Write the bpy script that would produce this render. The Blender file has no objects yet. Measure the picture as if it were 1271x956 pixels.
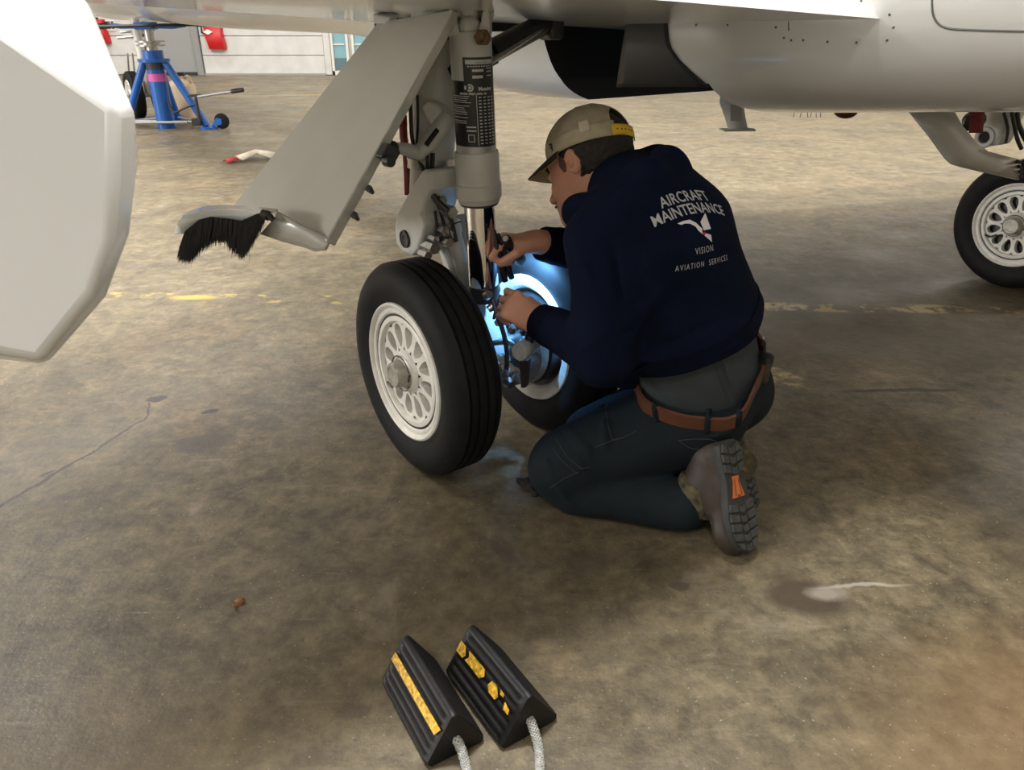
import bpy, bmesh, math, random
import numpy as np
from mathutils import Vector, Matrix
from mathutils.bvhtree import BVHTree
PI = math.pi
SC = bpy.context.scene
COL = SC.collection
RNG = random.Random(7)
V3 = lambda *a: np.array(a, float)
def unit(v):
    v = np.asarray(v, float); return v/np.linalg.norm(v)

# ------------------------------------------------------------------ camera, world, lights, exposure
FPX, PITCH, EYE = 930.0, 0.44891, 1.08          # focal length in pixels of the 1271 px frame, downward pitch, eye height
CS, SN = math.cos(PITCH), math.sin(PITCH)
cam_d = bpy.data.cameras.new('camera'); cam = bpy.data.objects.new('camera', cam_d); COL.objects.link(cam)
cam.location = (0, 0, EYE); cam.rotation_euler = (PI/2-PITCH, 0, 0)
cam_d.sensor_width = 36; cam_d.lens = 36*FPX/1271; cam_d.clip_start = .02; cam_d.clip_end = 200
cam_d.dof.use_dof = True; cam_d.dof.focus_distance = 1.95; cam_d.dof.aperture_fstop = 13.0
SC.camera = cam
vs = SC.view_settings
vs.view_transform = 'Standard'; vs.look = 'None'; vs.gamma = 1; vs.use_curve_mapping = False; vs.exposure = -0.2
w = bpy.data.worlds.new('hangar_air'); SC.world = w; w.use_nodes = True
w.node_tree.nodes['Background'].inputs[0].default_value = (1, .95, .88, 1)
w.node_tree.nodes['Background'].inputs[1].default_value = .02
def area_light(x, y, z, sx, sy, power, col=(1, .96, .90)):
    d = bpy.data.lights.new('high_bay_light', 'AREA'); d.shape = 'RECTANGLE'; d.size = sx; d.size_y = sy
    d.energy = power; d.color = col
    o = bpy.data.objects.new('high_bay_light', d); COL.objects.link(o); o.location = (x, y, z); return o
for yy, pw in ((6.0, 700), (9.7, 215), (16.0, 190)):
    for xx, kk in ((-9, 1.35), (-3, 1.2), (3, 1), (9, 1)):
        area_light(xx, yy, 7.4, 1.6, .8, pw*kk)
for xx, yy, pw in ((-5.5, -1.6, 210), (-.8, 2.2, 640), (-1.5, -5, 240)):
    area_light(xx, yy, 7.4, 1.6, .8, pw, (1, .98, .95))

side_fill = area_light(-14.6, .5, 2.3, 2.2, 5.0, 900, (1, .985, .96)); side_fill.name = 'side_fill_light'; side_fill.rotation_euler = (0, -PI/2, 0)  # added fill panel at the left wall for wheel and fuselage, no window built

# ------------------------------------------------------------------ measuring: camera frame pixel -> world point at depth Y
def ray(px, py):
    u = (px-635.5)/FPX; v = (py-478)/FPX
    return V3(u, CS-SN*v, -SN-CS*v)
EYEP = V3(0, 0, EYE)
def at(px, py, Y):
    r = ray(px, py); return EYEP+r*(Y/r[1])
def ground(px, py, z=0.0):
    r = ray(px, py); return EYEP+r*((z-EYE)/r[2])
AX = math.radians(36.3)
L = V3(math.cos(AX), math.sin(AX), 0); A = V3(-math.sin(AX), math.cos(AX), 0); Z = V3(0, 0, 1)
W1 = V3(-.229, 1.768, .28); W2 = W1+.40*L; MID = (W1+W2)/2; G0 = MID*V3(1, 1, 0)
def la(l, a, z): return G0+L*l+A*a+Z*z          # aircraft frame: l to its right, a forward, z up
def onplane(px, py, p0, n):
    r = ray(px, py); return EYEP+r*(((np.asarray(p0)-EYEP)@n)/(r@n))

# ------------------------------------------------------------------ materials
def nt(name):
    m = bpy.data.materials.new(name); m.use_nodes = True
    t = m.node_tree; return m, t, t.nodes, t.links, t.nodes['Principled BSDF']
MATS = {}
def mat(name, col, rough=.5, metal=0.0, noise=0.0, scale=20, bump=0.0, bscale=200, coat=0.0, sheen=0.0, emit=None, est=0, spec=None):
    if name in MATS: return MATS[name]
    m, t, N, K, b = nt(name)
    b.inputs['Base Color'].default_value = (*col, 1); b.inputs['Roughness'].default_value = rough
    b.inputs['Metallic'].default_value = metal
    if coat: b.inputs['Coat Weight'].default_value = coat; b.inputs['Coat Roughness'].default_value = .08
    if sheen: b.inputs['Sheen Weight'].default_value = sheen; b.inputs['Sheen Roughness'].default_value = .5
    if spec is not None: b.inputs['Specular IOR Level'].default_value = spec
    if emit: b.inputs['Emission Color'].default_value = (*emit, 1); b.inputs['Emission Strength'].default_value = est
    tc = N.new('ShaderNodeTexCoord')
    if noise:
        n = N.new('ShaderNodeTexNoise'); n.inputs['Scale'].default_value = scale; n.inputs['Detail'].default_value = 5
        K.new(tc.outputs['Object'], n.inputs['Vector'])
        r = N.new('ShaderNodeMapRange'); r.inputs[1].default_value = .3; r.inputs[2].default_value = .7
        r.inputs[3].default_value = 1-noise; r.inputs[4].default_value = 1+noise
        K.new(n.outputs['Fac'], r.inputs[0])
        mx = N.new('ShaderNodeMix'); mx.data_type = 'RGBA'; mx.blend_type = 'MULTIPLY'; mx.inputs[0].default_value = 1
        mx.inputs[6].default_value = (*col, 1); K.new(r.outputs[0], mx.inputs[7]); K.new(mx.outputs[2], b.inputs['Base Color'])
    if bump:
        n2 = N.new('ShaderNodeTexNoise'); n2.inputs['Scale'].default_value = bscale; n2.inputs['Detail'].default_value = 3
        K.new(tc.outputs['Object'], n2.inputs['Vector'])
        bp = N.new('ShaderNodeBump'); bp.inputs['Strength'].default_value = bump; bp.inputs['Distance'].default_value = .002
        K.new(n2.outputs['Fac'], bp.inputs['Height']); K.new(bp.outputs[0], b.inputs['Normal'])
    MATS[name] = m; return m
white_paint = mat('gloss_white_paint', (.74, .745, .735), .22, noise=.03, scale=3, coat=.4)
grey_paint = mat('grey_gear_paint', (.56, .56, .53), .38, noise=.08, scale=14, bump=.08, bscale=60)
door_paint = mat('door_grey_paint', (.47, .458, .41), .3, noise=.05, scale=6, coat=.3)
wheel_paint = mat('wheel_white_paint', (.80, .78, .72), .4, noise=.12, scale=25)
rubber = mat('tyre_rubber', (.0085, .0085, .0088), .65, noise=.25, scale=30, bump=.2, bscale=150, spec=.2)
chrome = mat('polished_chrome', (.86, .85, .83), .05, 1.0)
steel = mat('brushed_steel', (.45, .44, .42), .35, 1.0, noise=.2, scale=60)
dark_metal = mat('dark_metal', (.06, .06, .06), .45, .6, noise=.3, scale=40)
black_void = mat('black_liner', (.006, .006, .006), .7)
black_plastic = mat('black_plastic', (.012, .012, .013), .4)
hose_black = mat('hose_black', (.015, .015, .016), .5)
red_cloth = mat('red_webbing', (.16, .022, .02), .8, noise=.2, scale=60)
def concrete():
    m, t, N, K, b = nt('stained_concrete')
    tc = N.new('ShaderNodeTexCoord')
    def noise(sc, det=6, rough=.6, dist=0, vec=None):
        n = N.new('ShaderNodeTexNoise'); n.inputs['Scale'].default_value = sc; n.inputs['Detail'].default_value = det
        n.inputs['Roughness'].default_value = rough; n.inputs['Distortion'].default_value = dist
        K.new(vec or tc.outputs['Object'], n.inputs['Vector']); return n
    def rng(x, a, bb, c=0., d=1.):
        r = N.new('ShaderNodeMapRange'); r.inputs[1].default_value = a; r.inputs[2].default_value = bb
        r.inputs[3].default_value = c; r.inputs[4].default_value = d; K.new(x, r.inputs[0]); return r.outputs[0]
    def math_(op, x, y):
        n = N.new('ShaderNodeMath'); n.operation = op
        for i, q in enumerate((x, y)):
            if isinstance(q, (int, float)): n.inputs[i].default_value = q
            else: K.new(q, n.inputs[i])
        return n.outputs[0]
    def mix(f, c1, c2, bl='MIX'):
        n = N.new('ShaderNodeMix'); n.data_type = 'RGBA'; n.blend_type = bl
        for i, q in ((0, f), (6, c1), (7, c2)):
            if isinstance(q, (int, float)): n.inputs[i].default_value = q
            elif isinstance(q, tuple): n.inputs[i].default_value = (*q, 1)
            else: K.new(q, n.inputs[i])
        return n.outputs[2]
    warp = noise(9, 4)
    big = rng(noise(.75, 6, .6, .4).outputs['Fac'], .32, .68)
    med = rng(noise(3.6, 8, .68, .6).outputs['Fac'], .3, .7)
    fine = rng(noise(26, 6, .7).outputs['Fac'], .32, .7)
    col = mix(big, (.090, .073, .043), (.168, .136, .082))
    col = mix(math_('MULTIPLY', med, .6), col, (.228, .184, .112))
    warm = rng(noise(1.3, 3, .5, .2).outputs['Fac'], .56, .72)
    col = mix(math_('MULTIPLY', warm, .35), col, (.27, .165, .075))
    gn = N.new('ShaderNodeMapping'); gn.inputs['Location'].default_value = (7, 3, 1); K.new(tc.outputs['Object'], gn.inputs['Vector'])
    grey = rng(noise(1.9, 7, .65, .8, gn.outputs[0]).outputs['Fac'], .5, .68)
    col = mix(math_('MULTIPLY', grey, .6), col, (.075, .064, .050))
    fine2 = rng(noise(11, 10, .75, .3).outputs['Fac'], .36, .64)
    col = mix(1.0, col, rng_mul(N, K, fine2, .55, 1.35), 'MULTIPLY')
    col = mix(1.0, col, rng_mul(N, K, fine, .62, 1.3), 'MULTIPLY')
    st = N.new('ShaderNodeMapping'); st.inputs['Rotation'].default_value = (0, 0, .6); st.inputs['Scale'].default_value = (3, 26, 1); K.new(tc.outputs['Object'], st.inputs['Vector'])
    scuff = rng(noise(1.6, 8, .7, .2, st.outputs[0]).outputs['Fac'], .60, .72)
    col = mix(math_('MULTIPLY', scuff, .35), col, (.36, .31, .235))
    pale = rng(noise(2.6, 9, .72, 1.2).outputs['Fac'], .58, .70)
    col = mix(math_('MULTIPLY', pale, .4), col, (.38, .32, .24))
    pit = rng(noise(75, 2, .5).outputs['Fac'], .66, .72)
    col = mix(math_('MULTIPLY', pit, .55), col, (.05, .042, .035))
    speck = rng(noise(140, 1, .5).outputs['Fac'], .71, .76)
    col = mix(math_('MULTIPLY', speck, .5), col, (.55, .5, .42))
    # stains, marks, worn paint and painted-in aircraft shade, each at its own place
    sep = N.new('ShaderNodeSeparateXYZ')
    wv = N.new('ShaderNodeVectorMath'); wv.operation = 'MULTIPLY_ADD'
    K.new(warp.outputs['Color'], wv.inputs[0]); wv.inputs[1].default_value = (.045, .045, 0); 
    sh = N.new('ShaderNodeVectorMath'); sh.operation = 'ADD'; K.new(tc.outputs['Object'], sh.inputs[0]); sh.inputs[1].default_value = (-.0225, -.0225, 0)
    K.new(sh.outputs[0], wv.inputs[2])
    def blob(x, y, rx, ry, rot=0, soft=.5):
        mp = N.new('ShaderNodeMapping'); mp.vector_type = 'TEXTURE'
        mp.inputs['Location'].default_value = (x, y, 0); mp.inputs['Rotation'].default_value = (0, 0, rot); mp.inputs['Scale'].default_value = (rx, ry, 1)
        K.new(wv.outputs[0], mp.inputs['Vector'])
        ln = N.new('ShaderNodeVectorMath'); ln.operation = 'LENGTH'; K.new(mp.outputs[0], ln.inputs[0])
        return rng(ln.outputs['Value'], 1+soft/2, 1-soft/2)
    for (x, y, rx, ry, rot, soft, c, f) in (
        (.615, 1.223, .085, .06, -.2, .5, (.06, .042, .028), .9), (-.889, 1.86, .075, .05, .1, .4, (.07, .06, .05), .75),
        (.36, 1.25, .022, .013, 0, .3, (.07, .055, .04), .8), (-1.136, 2.141, .032, .022, .3, .3, (.016, .014, .013), .95), (-1.236, 1.695, .024, .006, .9, .3, (.012, .010, .009), .95), (-1.3, 1.86, .09, .02, .1, .8, (.08, .066, .055), .6),
        (-.931, 2.052, .028, .014, .4, .3, (.016, .014, .012), .95), (-1.2, 2.0, .03, .02, .2, .3, (.05, .045, .04), .6),
        (1.28, 2.203, .19, .014, .02, .4, (.03, .028, .026), .9), (.75, 1.257, .085, .0055, .03, .9, (.5, .46, .39), .6),
        (.66, 1.235, .035, .022, 0, .9, (.5, .45, .38), .45),
        (.18, 1.33, .05, .035, .4, .6, (.08, .065, .05), .6), (-.28, .93, .03, .015, 0, .4, (.06, .05, .04), .6), 
        (-.02, 1.38, .022, .05, .4, .4, (.07, .058, .045), .6), (.04, 1.62, .06, .05, 0, .7, (.09, .075, .06), .6), 
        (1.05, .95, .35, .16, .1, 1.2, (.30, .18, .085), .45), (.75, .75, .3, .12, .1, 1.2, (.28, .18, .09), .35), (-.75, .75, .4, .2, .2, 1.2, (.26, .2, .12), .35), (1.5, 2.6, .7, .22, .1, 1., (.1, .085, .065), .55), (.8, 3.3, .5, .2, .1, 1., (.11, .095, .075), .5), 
        (-.05, 1.25, .5, .3, .3, 1.3, (.085, .066, .042), .3), (1.9, 3.5, 1.3, .5, .35, 1.2, (.08, .068, .05), .6), (1.2, 2.9, .5, .35, .3, 1.2, (.08, .068, .05), .4), (.15, .7, .2, .12, .3, 1.2, (.12, .1, .08), .5)):  # widest blobs paint the aircraft's shade into the partly stained concrete
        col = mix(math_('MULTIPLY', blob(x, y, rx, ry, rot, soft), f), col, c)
    # old yellow paint line, worn down to flakes
    flake = rng(noise(7, 5, .7).outputs['Fac'], .54, .58)
    K.new(tc.outputs['Object'], sep.inputs[0])
    def band(y0, k, half):
        d = math_('SUBTRACT', sep.outputs['Y'], math_('MULTIPLY', sep.outputs['X'], k)); d = math_('ABSOLUTE', math_('SUBTRACT', d, y0), 0)
        return rng(d, half*1.1, half*.9)
    col = mix(math_('MULTIPLY', math_('MULTIPLY', band(3.06, -.05, .05), flake), .75), col, (.50, .36, .09))
    col = mix(math_('MULTIPLY', blob(-1.4, 3.13, .1, .028, 0, .6), .8), col, (.5, .34, .06))
    for (x, y, rx, ry) in ((.925, 2.285, .055, .06), (.88, 2.37, .05, .02), (1.13, 3.01, .13, .05), (1.75, 2.98, .16, .05)):
        col = mix(math_('MULTIPLY', math_('MULTIPLY', blob(x, y, rx, ry, 0, .4), rng(noise(16, 6, .75).outputs['Fac'], .47, .52)), .9), col, (.52, .41, .19))
    col = mix(math_('MULTIPLY', band(14.0, .13, .06), .35), col, (.60, .47, .18))
    # cracks
    for (x0, y0, x1, y1, wd) in ((-1.32, 1.42, -1.20, 1.74, .006), (-1.20, 1.74, -1.114, 2.005, .004), (-1.114, 2.005, -1.149, 2.113, .003)):
        cx, cy, ln_, an = (x0+x1)/2, (y0+y1)/2, math.hypot(x1-x0, y1-y0)/2, math.atan2(y1-y0, x1-x0)
        mp = N.new('ShaderNodeMapping'); mp.vector_type = 'TEXTURE'; mp.inputs['Location'].default_value = (cx, cy, 0); mp.inputs['Rotation'].default_value = (0, 0, an)
        K.new(wv.outputs[0], mp.inputs['Vector'])
        s2 = N.new('ShaderNodeSeparateXYZ'); K.new(mp.outputs[0], s2.inputs[0])
        f = math_('MULTIPLY', rng(math_('ABSOLUTE', s2.outputs['Y'], 0), wd*1.4, wd*.6), rng(math_('ABSOLUTE', s2.outputs['X'], 0), ln_*1.05, ln_))
        col = mix(math_('MULTIPLY', f, .95), col, (.012, .010, .009))
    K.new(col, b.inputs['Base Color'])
    K.new(rng(noise(2.2, 5, .6).outputs['Fac'], .3, .7, .30, .58), b.inputs['Roughness'])
    b.inputs['Specular IOR Level'].default_value = .5
    bp = N.new('ShaderNodeBump'); bp.inputs['Strength'].default_value = .25; bp.inputs['Distance'].default_value = .004
    K.new(fine, bp.inputs['Height']); K.new(bp.outputs[0], b.inputs['Normal'])
    return m
def rng_mul(N, K, x, lo, hi):
    r = N.new('ShaderNodeMapRange'); r.inputs[3].default_value = lo; r.inputs[4].default_value = hi; K.new(x, r.inputs[0]); return r.outputs[0]

# ------------------------------------------------------------------ mesh building
class MB:
    def __init__(s): s.v = []; s.f = []
    def add(s, vs, fs):
        o = len(s.v); s.v += [tuple(float(c) for c in p) for p in vs]; s.f += [tuple(i+o for i in q) for q in fs]; return s
    def box(s, c, size, R=None):
        c = np.asarray(c, float); h = np.asarray(size, float)/2; R = np.eye(3) if R is None else np.asarray(R, float)
        P = [c+R.T@(h*V3(x, y, z)) for x in (-1, 1) for y in (-1, 1) for z in (-1, 1)]
        return s.add(P, [(0, 1, 3, 2), (4, 6, 7, 5), (0, 4, 5, 1), (2, 3, 7, 6), (0, 2, 6, 4), (1, 5, 7, 3)])
    def ring_loft(s, rings, cap=True, closed=True):
        n = len(rings[0]); P = [p for r in rings for p in r]; F = []
        for k in range(len(rings)-1):
            for i in range(n if closed else n-1):
                j = (i+1) % n; F.append((k*n+i, k*n+j, (k+1)*n+j, (k+1)*n+i))
        if cap: F.append(tuple(range(n))[::-1]); F.append(tuple((len(rings)-1)*n+i for i in range(n)))
        return s.add(P, F)
    def lathe(s, prof, org, axis, n=48, cap=False):          # prof: (distance along axis, radius)
        ax = unit(axis); u = unit(np.cross(ax, (0, 0, 1) if abs(ax[2]) < .9 else (1, 0, 0))); w_ = np.cross(ax, u)
        org = np.asarray(org, float)
        return s.ring_loft([[org+ax*d+r*(u*math.cos(2*PI*i/n)+w_*math.sin(2*PI*i/n)) for i in range(n)] for d, r in prof], cap)
    def cyl(s, a, b, r0, r1=None, n=16, cap=True):
        a = np.asarray(a, float); b = np.asarray(b, float); l = np.linalg.norm(b-a)
        return s.lathe([(0, r0), (l, r0 if r1 is None else r1)], a, b-a, n, cap)
    def tube(s, pts, r, n=8, cap=True, smooth=0):
        P = [np.asarray(p, float) for p in pts]
        for _ in range(smooth):
            Q = [P[0]]
            for a, b in zip(P, P[1:]): Q += [a*.75+b*.25, a*.25+b*.75]
            P = Q+[P[-1]]
        rs = r if isinstance(r, (list, tuple)) else [r]*len(P)
        if len(rs) != len(P): rs = list(np.interp(np.linspace(0, 1, len(P)), np.linspace(0, 1, len(rs)), rs))
        t0 = unit(P[1]-P[0]); u = unit(np.cross(t0, (0, 0, 1) if abs(t0[2]) < .9 else (1, 0, 0))); rings = []
        for i, p in enumerate(P):
            t = unit(P[min(i+1, len(P)-1)]-P[max(i-1, 0)]); u = unit(u-t*(u@t)); w_ = np.cross(t, u)
            rings.append([p+rs[i]*(u*math.cos(2*PI*k/n)+w_*math.sin(2*PI*k/n)) for k in range(n)])
        return s.ring_loft(rings, cap)
    def prism(s, poly, off):                                 # planar polygon in 3D swept by a vector
        P = [np.asarray(p, float) for p in poly]; off = np.asarray(off, float); n = len(P)
        return s.add(P+[p+off for p in P], [tuple(range(n))[::-1], tuple(range(n, 2*n))]+[(i, (i+1) % n, n+(i+1) % n, n+i) for i in range(n)])
    def ball(s, c, r, n=16, m=10):
        c = np.asarray(c, float); r = np.broadcast_to(np.asarray(r, float), (3,))
        return s.ring_loft([[c+r*V3(math.sin(PI*(j+.5)/m)*math.cos(2*PI*i/n), math.sin(PI*(j+.5)/m)*math.sin(2*PI*i/n), math.cos(PI*(j+.5)/m)) for i in range(n)] for j in range(m)])
    def mesh(s, name):
        me = bpy.data.meshes.new(name); me.from_pydata(s.v, [], s.f); me.update(); return me
def fix_normals(me):
    bm = bmesh.new(); bm.from_mesh(me); bmesh.ops.recalc_face_normals(bm, faces=bm.faces); bm.to_mesh(me); bm.free()
def obj(name, mb, m=None, parent=None, smooth=True, angle=40, bevel=0, seg=2, world=True, recalc=True, solid=0):
    me = mb.mesh(name) if isinstance(mb, MB) else mb
    if recalc: fix_normals(me)
    if smooth:
        me.polygons.foreach_set('use_smooth', [True]*len(me.polygons))
        if angle < 180: me.set_sharp_from_angle(angle=math.radians(angle))
    o = bpy.data.objects.new(name, me); COL.objects.link(o)
    if m is not None: me.materials.append(m)
    if parent is not None:
        o.parent = parent
        if world: o.location = -world_loc(parent)
    if solid:
        md = o.modifiers.new('thickness', 'SOLIDIFY'); md.thickness = solid; md.offset = 0
    if bevel:
        md = o.modifiers.new('bevel', 'BEVEL'); md.width = bevel; md.segments = seg; md.limit_method = 'ANGLE'; md.angle_limit = math.radians(35); md.harden_normals = False
    return o
def world_loc(o):
    p = Vector((0, 0, 0))
    while o is not None: p += o.location; o = o.parent
    return p
def tag(o, label=None, cat=None, group=None, kind=None):
    for k, v in (('label', label), ('category', cat), ('group', group), ('kind', kind)):
        if v: o[k] = v
    return o
def thing(name, loc, label, cat, group=None):
    o = bpy.data.objects.new(name, None); COL.objects.link(o); o.location = loc; o.empty_display_size = .1
    return tag(o, label, cat, group)
def bvh_of(*objs):
    P = []; F = []
    for o in objs:
        n = len(P); w_ = world_loc(o)
        P += [v.co+w_ for v in o.data.vertices]; F += [[i+n for i in p.vertices] for p in o.data.polygons]
    return BVHTree.FromPolygons(P, F)
def seen(bvh, px, py, off=0.0):                              # the surface point that lies in that direction from the eye
    r = ray(px, py); h = bvh.ray_cast(Vector(EYEP), Vector(unit(r)))
    if h[0] is None: return None
    n = np.array(h[1]); n = n if n@r < 0 else -n
    return np.array(h[0])+n*off
def text_mb(s, size, mp, align='CENTER', squeeze=1.0, bold=0.0, spacing=1.0):
    cu = bpy.data.curves.new('lettering', 'FONT'); cu.body = s; cu.size = size; cu.align_x = align; cu.resolution_u = 3; cu.offset = bold; cu.space_character = spacing
    o = bpy.data.objects.new('lettering', cu); COL.objects.link(o)
    me = bpy.data.meshes.new_from_object(o.evaluated_get(bpy.context.evaluated_depsgraph_get()))
    b = MB(); b.add([mp(v.co.x*squeeze, v.co.y) for v in me.vertices], [tuple(p.vertices) for p in me.polygons])
    bpy.data.objects.remove(o); bpy.data.curves.remove(cu); bpy.data.meshes.remove(me); return b
def copy_tree(o, parent=None):
    c = o.copy(); COL.objects.link(c)
    if parent is not None: c.parent = parent
    for ch in o.children: copy_tree(ch, c)
    return c

# ------------------------------------------------------------------ smooth solid modelling (signed distance + surface nets)
def smin(a, b, k):
    h = np.clip(.5+.5*(b-a)/k, 0, 1); return b*(1-h)+a*h-k*h*(1-h)
def rcone(a, b, ra, rb):
    a = V3(*a); ab = V3(*b)-a; l2 = ab@ab
    def f(p):
        q = p-a; t = np.clip(q@ab/l2, 0, 1); return np.sqrt(((q-t[:, None]*ab)**2).sum(1))-(ra+(rb-ra)*t)
    return f
def ell(c, r, axes=None):
    c = V3(*c); r = V3(*r); R = np.eye(3) if axes is None else np.array([unit(x) for x in axes])
    def f(p):
        q = (p-c)@R.T/r; k0 = np.sqrt((q*q).sum(1)); k1 = np.sqrt(((q/r)**2).sum(1)); return np.where(k1 < 1e-9, -r.min(), k0*(k0-1)/np.maximum(k1, 1e-9))
    return f
def ecap(a, b, side, ra, rb):                                # elliptical section swept from a to b
    a = V3(*a); ab = V3(*b)-a; l = np.linalg.norm(ab); d = ab/l; s = unit(V3(*side)-d*(V3(*side)@d)); bk = np.cross(d, s)
    def f(p):
        q = p-a; t = q@d; tc = np.clip(t/l, 0, 1); ex = (t-tc*l)
        rs = ra[0]+(rb[0]-ra[0])*tc; rk = ra[1]+(rb[1]-ra[1])*tc
        x = q@s/rs; y = q@bk/rk; z = ex/np.minimum(rs, rk); k = np.sqrt(x*x+y*y+z*z)
        k1 = np.sqrt((x/rs)**2+(y/rk)**2+(z/np.minimum(rs, rk))**2); return k*(k-1)/np.maximum(k1, 1e-6)
    return f
def uni(k, *fs):
    def f(p):
        d = fs[0](p)
        for g in fs[1:]: d = smin(d, g(p), k)
        return d
    return f
def sub(f, g, k=.004): return lambda p: -smin(-f(p), g(p), k)
def cut(f, p0, n):                                           # keep the side the normal points away from
    p0 = V3(*p0); n = unit(n); return lambda p: np.maximum(f(p), (p-p0)@n)
def near(f, lo, hi, pad=.05):                                # evaluate only near a box
    lo = V3(*lo); hi = V3(*hi)
    def g(p):
        e = np.maximum(np.maximum(lo-p, p-hi), 0); db = np.sqrt((e*e).sum(1)); d = db+pad; m = db < pad
        if m.any(): d[m] = f(p[m])
        return d
    return g
def fold(f, segs):                                           # cloth folds: (a, b, width, height)
    S = [(V3(*a), V3(*b)-V3(*a), wd, h) for a, b, wd, h in segs]
    def g(p):
        d = f(p); m = np.abs(d) < .05
        if m.any():
            q = p[m]; e = np.zeros(len(q))
            for a, ab, wd, h in S:
                t = np.clip((q-a)@ab/(ab@ab), 0, 1); r2 = ((q-a-t[:, None]*ab)**2).sum(1); e += h*np.exp(-r2/wd**2)*np.sin(PI*np.clip(t*.9+.05, 0, 1))**.5
            d[m] -= e
        return d
    return g
def rumple(f, amp, fr, seed=0):
    r = np.random.RandomState(seed); D = r.normal(size=(7, 3))*fr; ph = r.rand(7)*6.28
    def g(p):
        d = f(p); m = np.abs(d) < .05
        if m.any(): d[m] += amp*np.sin(p[m]@D.T+ph).sum(1)/2.6
        return d
    return g
def net(f, lo, hi, s, name='net'):
    lo = V3(*lo); hi = V3(*hi); B = 8; n = np.ceil((hi-lo)/(s*B)).astype(int)
    I = np.stack(np.meshgrid(*[np.arange(k) for k in n], indexing='ij'), -1).reshape(-1, 3)
    c = lo+(I+.5)*B*s; I = I[np.abs(f(c)) < B*s*1.05]
    o = np.arange(B+1); O = np.stack(np.meshgrid(o, o, o, indexing='ij'), -1).reshape(-1, 3)
    Vs, Ks, Es = [], [], []; dim = n*B+2
    def key(ijk): return (ijk[..., 0]*dim[1]+ijk[..., 1])*dim[2]+ijk[..., 2]
    CO = np.array([[x, y, z] for x in (0, 1) for y in (0, 1) for z in (0, 1)])
    for c0 in range(0, len(I), 400):
        J = I[c0:c0+400]; g = J[:, None, :]*B+O[None]
        D = f((lo+g.reshape(-1, 3)*s)).reshape(len(J), B+1, B+1, B+1)
        C = np.stack([D[:, x:x+B, y:y+B, z:z+B] for x, y, z in CO], -1); neg = (C < 0).sum(-1); m = (neg > 0) & (neg < 8)
        w_ = np.argwhere(m); cell = J[w_[:, 0]]*B+w_[:, 1:]; cv = C[m]
        acc = np.zeros((len(cv), 3)); cnt = np.zeros(len(cv))
        for i in range(8):
            for ax, st in ((0, 4), (1, 2), (2, 1)):
                if i & st: continue
                a, b = cv[:, i], cv[:, i | st]; x = (a < 0) != (b < 0); t = np.where(x, a/np.where(x, a-b, 1), 0)
                p = np.repeat(CO[i][None].astype(float), len(cv), 0); p[:, ax] += t; acc += p*x[:, None]; cnt += x
        Vs.append(lo+(cell+acc/cnt[:, None])*s); Ks.append(key(cell)); Es.append(np.concatenate([cell, (cv[:, 0] < 0)[:, None], (cv[:, [4, 2, 1]] < 0)], 1))
    Vs = np.concatenate(Vs); Ks = np.concatenate(Ks); Es = np.concatenate(Es); od = np.argsort(Ks); Vs, Ks, Es = Vs[od], Ks[od], Es[od]
    F = []
    for ax in range(3):
        u, v = (ax+1) % 3, (ax+2) % 3; m = (Es[:, 3] != Es[:, 4+ax]) & (Es[:, u] > 0) & (Es[:, v] > 0)
        c = Es[m, :3].astype(int); du = np.zeros(3, int); du[u] = 1; dv = np.zeros(3, int); dv[v] = 1
        q = np.stack([np.searchsorted(Ks, key(k)) for k in (c, c-du, c-du-dv, c-dv)], 1); q = np.minimum(q, len(Ks)-1)
        good = np.all(np.stack([Ks[q[:, i]] == key(k) for i, k in enumerate((c, c-du, c-du-dv, c-dv))], 1), 1)
        fl = Es[m, 3] == 0; q[fl] = q[fl][:, ::-1]; F.append(q[good])
    F = np.concatenate(F); me = bpy.data.meshes.new(name)
    me.vertices.add(len(Vs)); me.vertices.foreach_set('co', Vs.ravel()); me.loops.add(F.size); me.loops.foreach_set('vertex_index', F.ravel().astype(np.int32))
    me.polygons.add(len(F)); me.polygons.foreach_set('loop_start', np.arange(0, F.size, 4, dtype=np.int32)); me.update(calc_edges=True); me.validate(); return me

# ------------------------------------------------------------------ the hangar
def structure(name, mb, m, **k): o = obj(name, mb, m, **k); o['kind'] = 'structure'; return o
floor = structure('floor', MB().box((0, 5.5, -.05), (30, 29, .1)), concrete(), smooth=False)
wall_m = mat('whitewashed_block', (.58, .58, .565), .7, noise=.08, scale=4, bump=.3, bscale=30)
dull_m = mat('hangar_lining', (.62, .60, .56), .8, noise=.08, scale=2)
WY = 19.0
wall = structure('wall_back', MB().box((0, WY+.16, 4), (30, .2, 8)), dull_m, smooth=False)
structure('wall_left', MB().box((-15.1, 5.5, 4), (.2, 29, 8)), dull_m, smooth=False)
structure('wall_right', MB().box((15.1, 5.5, 4), (.2, 29, 8)), dull_m, smooth=False)
structure('wall_front', MB().box((0, -9.1, 4), (30, .2, 8)), dull_m, smooth=False)
structure('ceiling', MB().box((0, 5.5, 8.1), (30.4, 29.2, .2)), dull_m, smooth=False)
wx = lambda px: (px-635.5)/FPX*17.35                          # along the back wall
spans = [(wx(60), wx(122)), (wx(122), wx(184)), (wx(250), wx(402))]+[(wx(470)+2.6*i, wx(470)+2.6*(i+1)) for i in range(4)]
for (x0, x1) in spans:
    for k in range(4):
        obj('panel', MB().box(((x0+x1)/2, WY+.03, .02+.41*k+.2), (x1-x0-.012, .06, .395)), wall_m, wall, smooth=False, bevel=.006, seg=1)
obj('panel', MB().box((wx(406), WY+.025, .85), (wx(410.5)-wx(402.5), .07, 1.68)), wall_m, wall, smooth=False, bevel=.006, seg=1)
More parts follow.
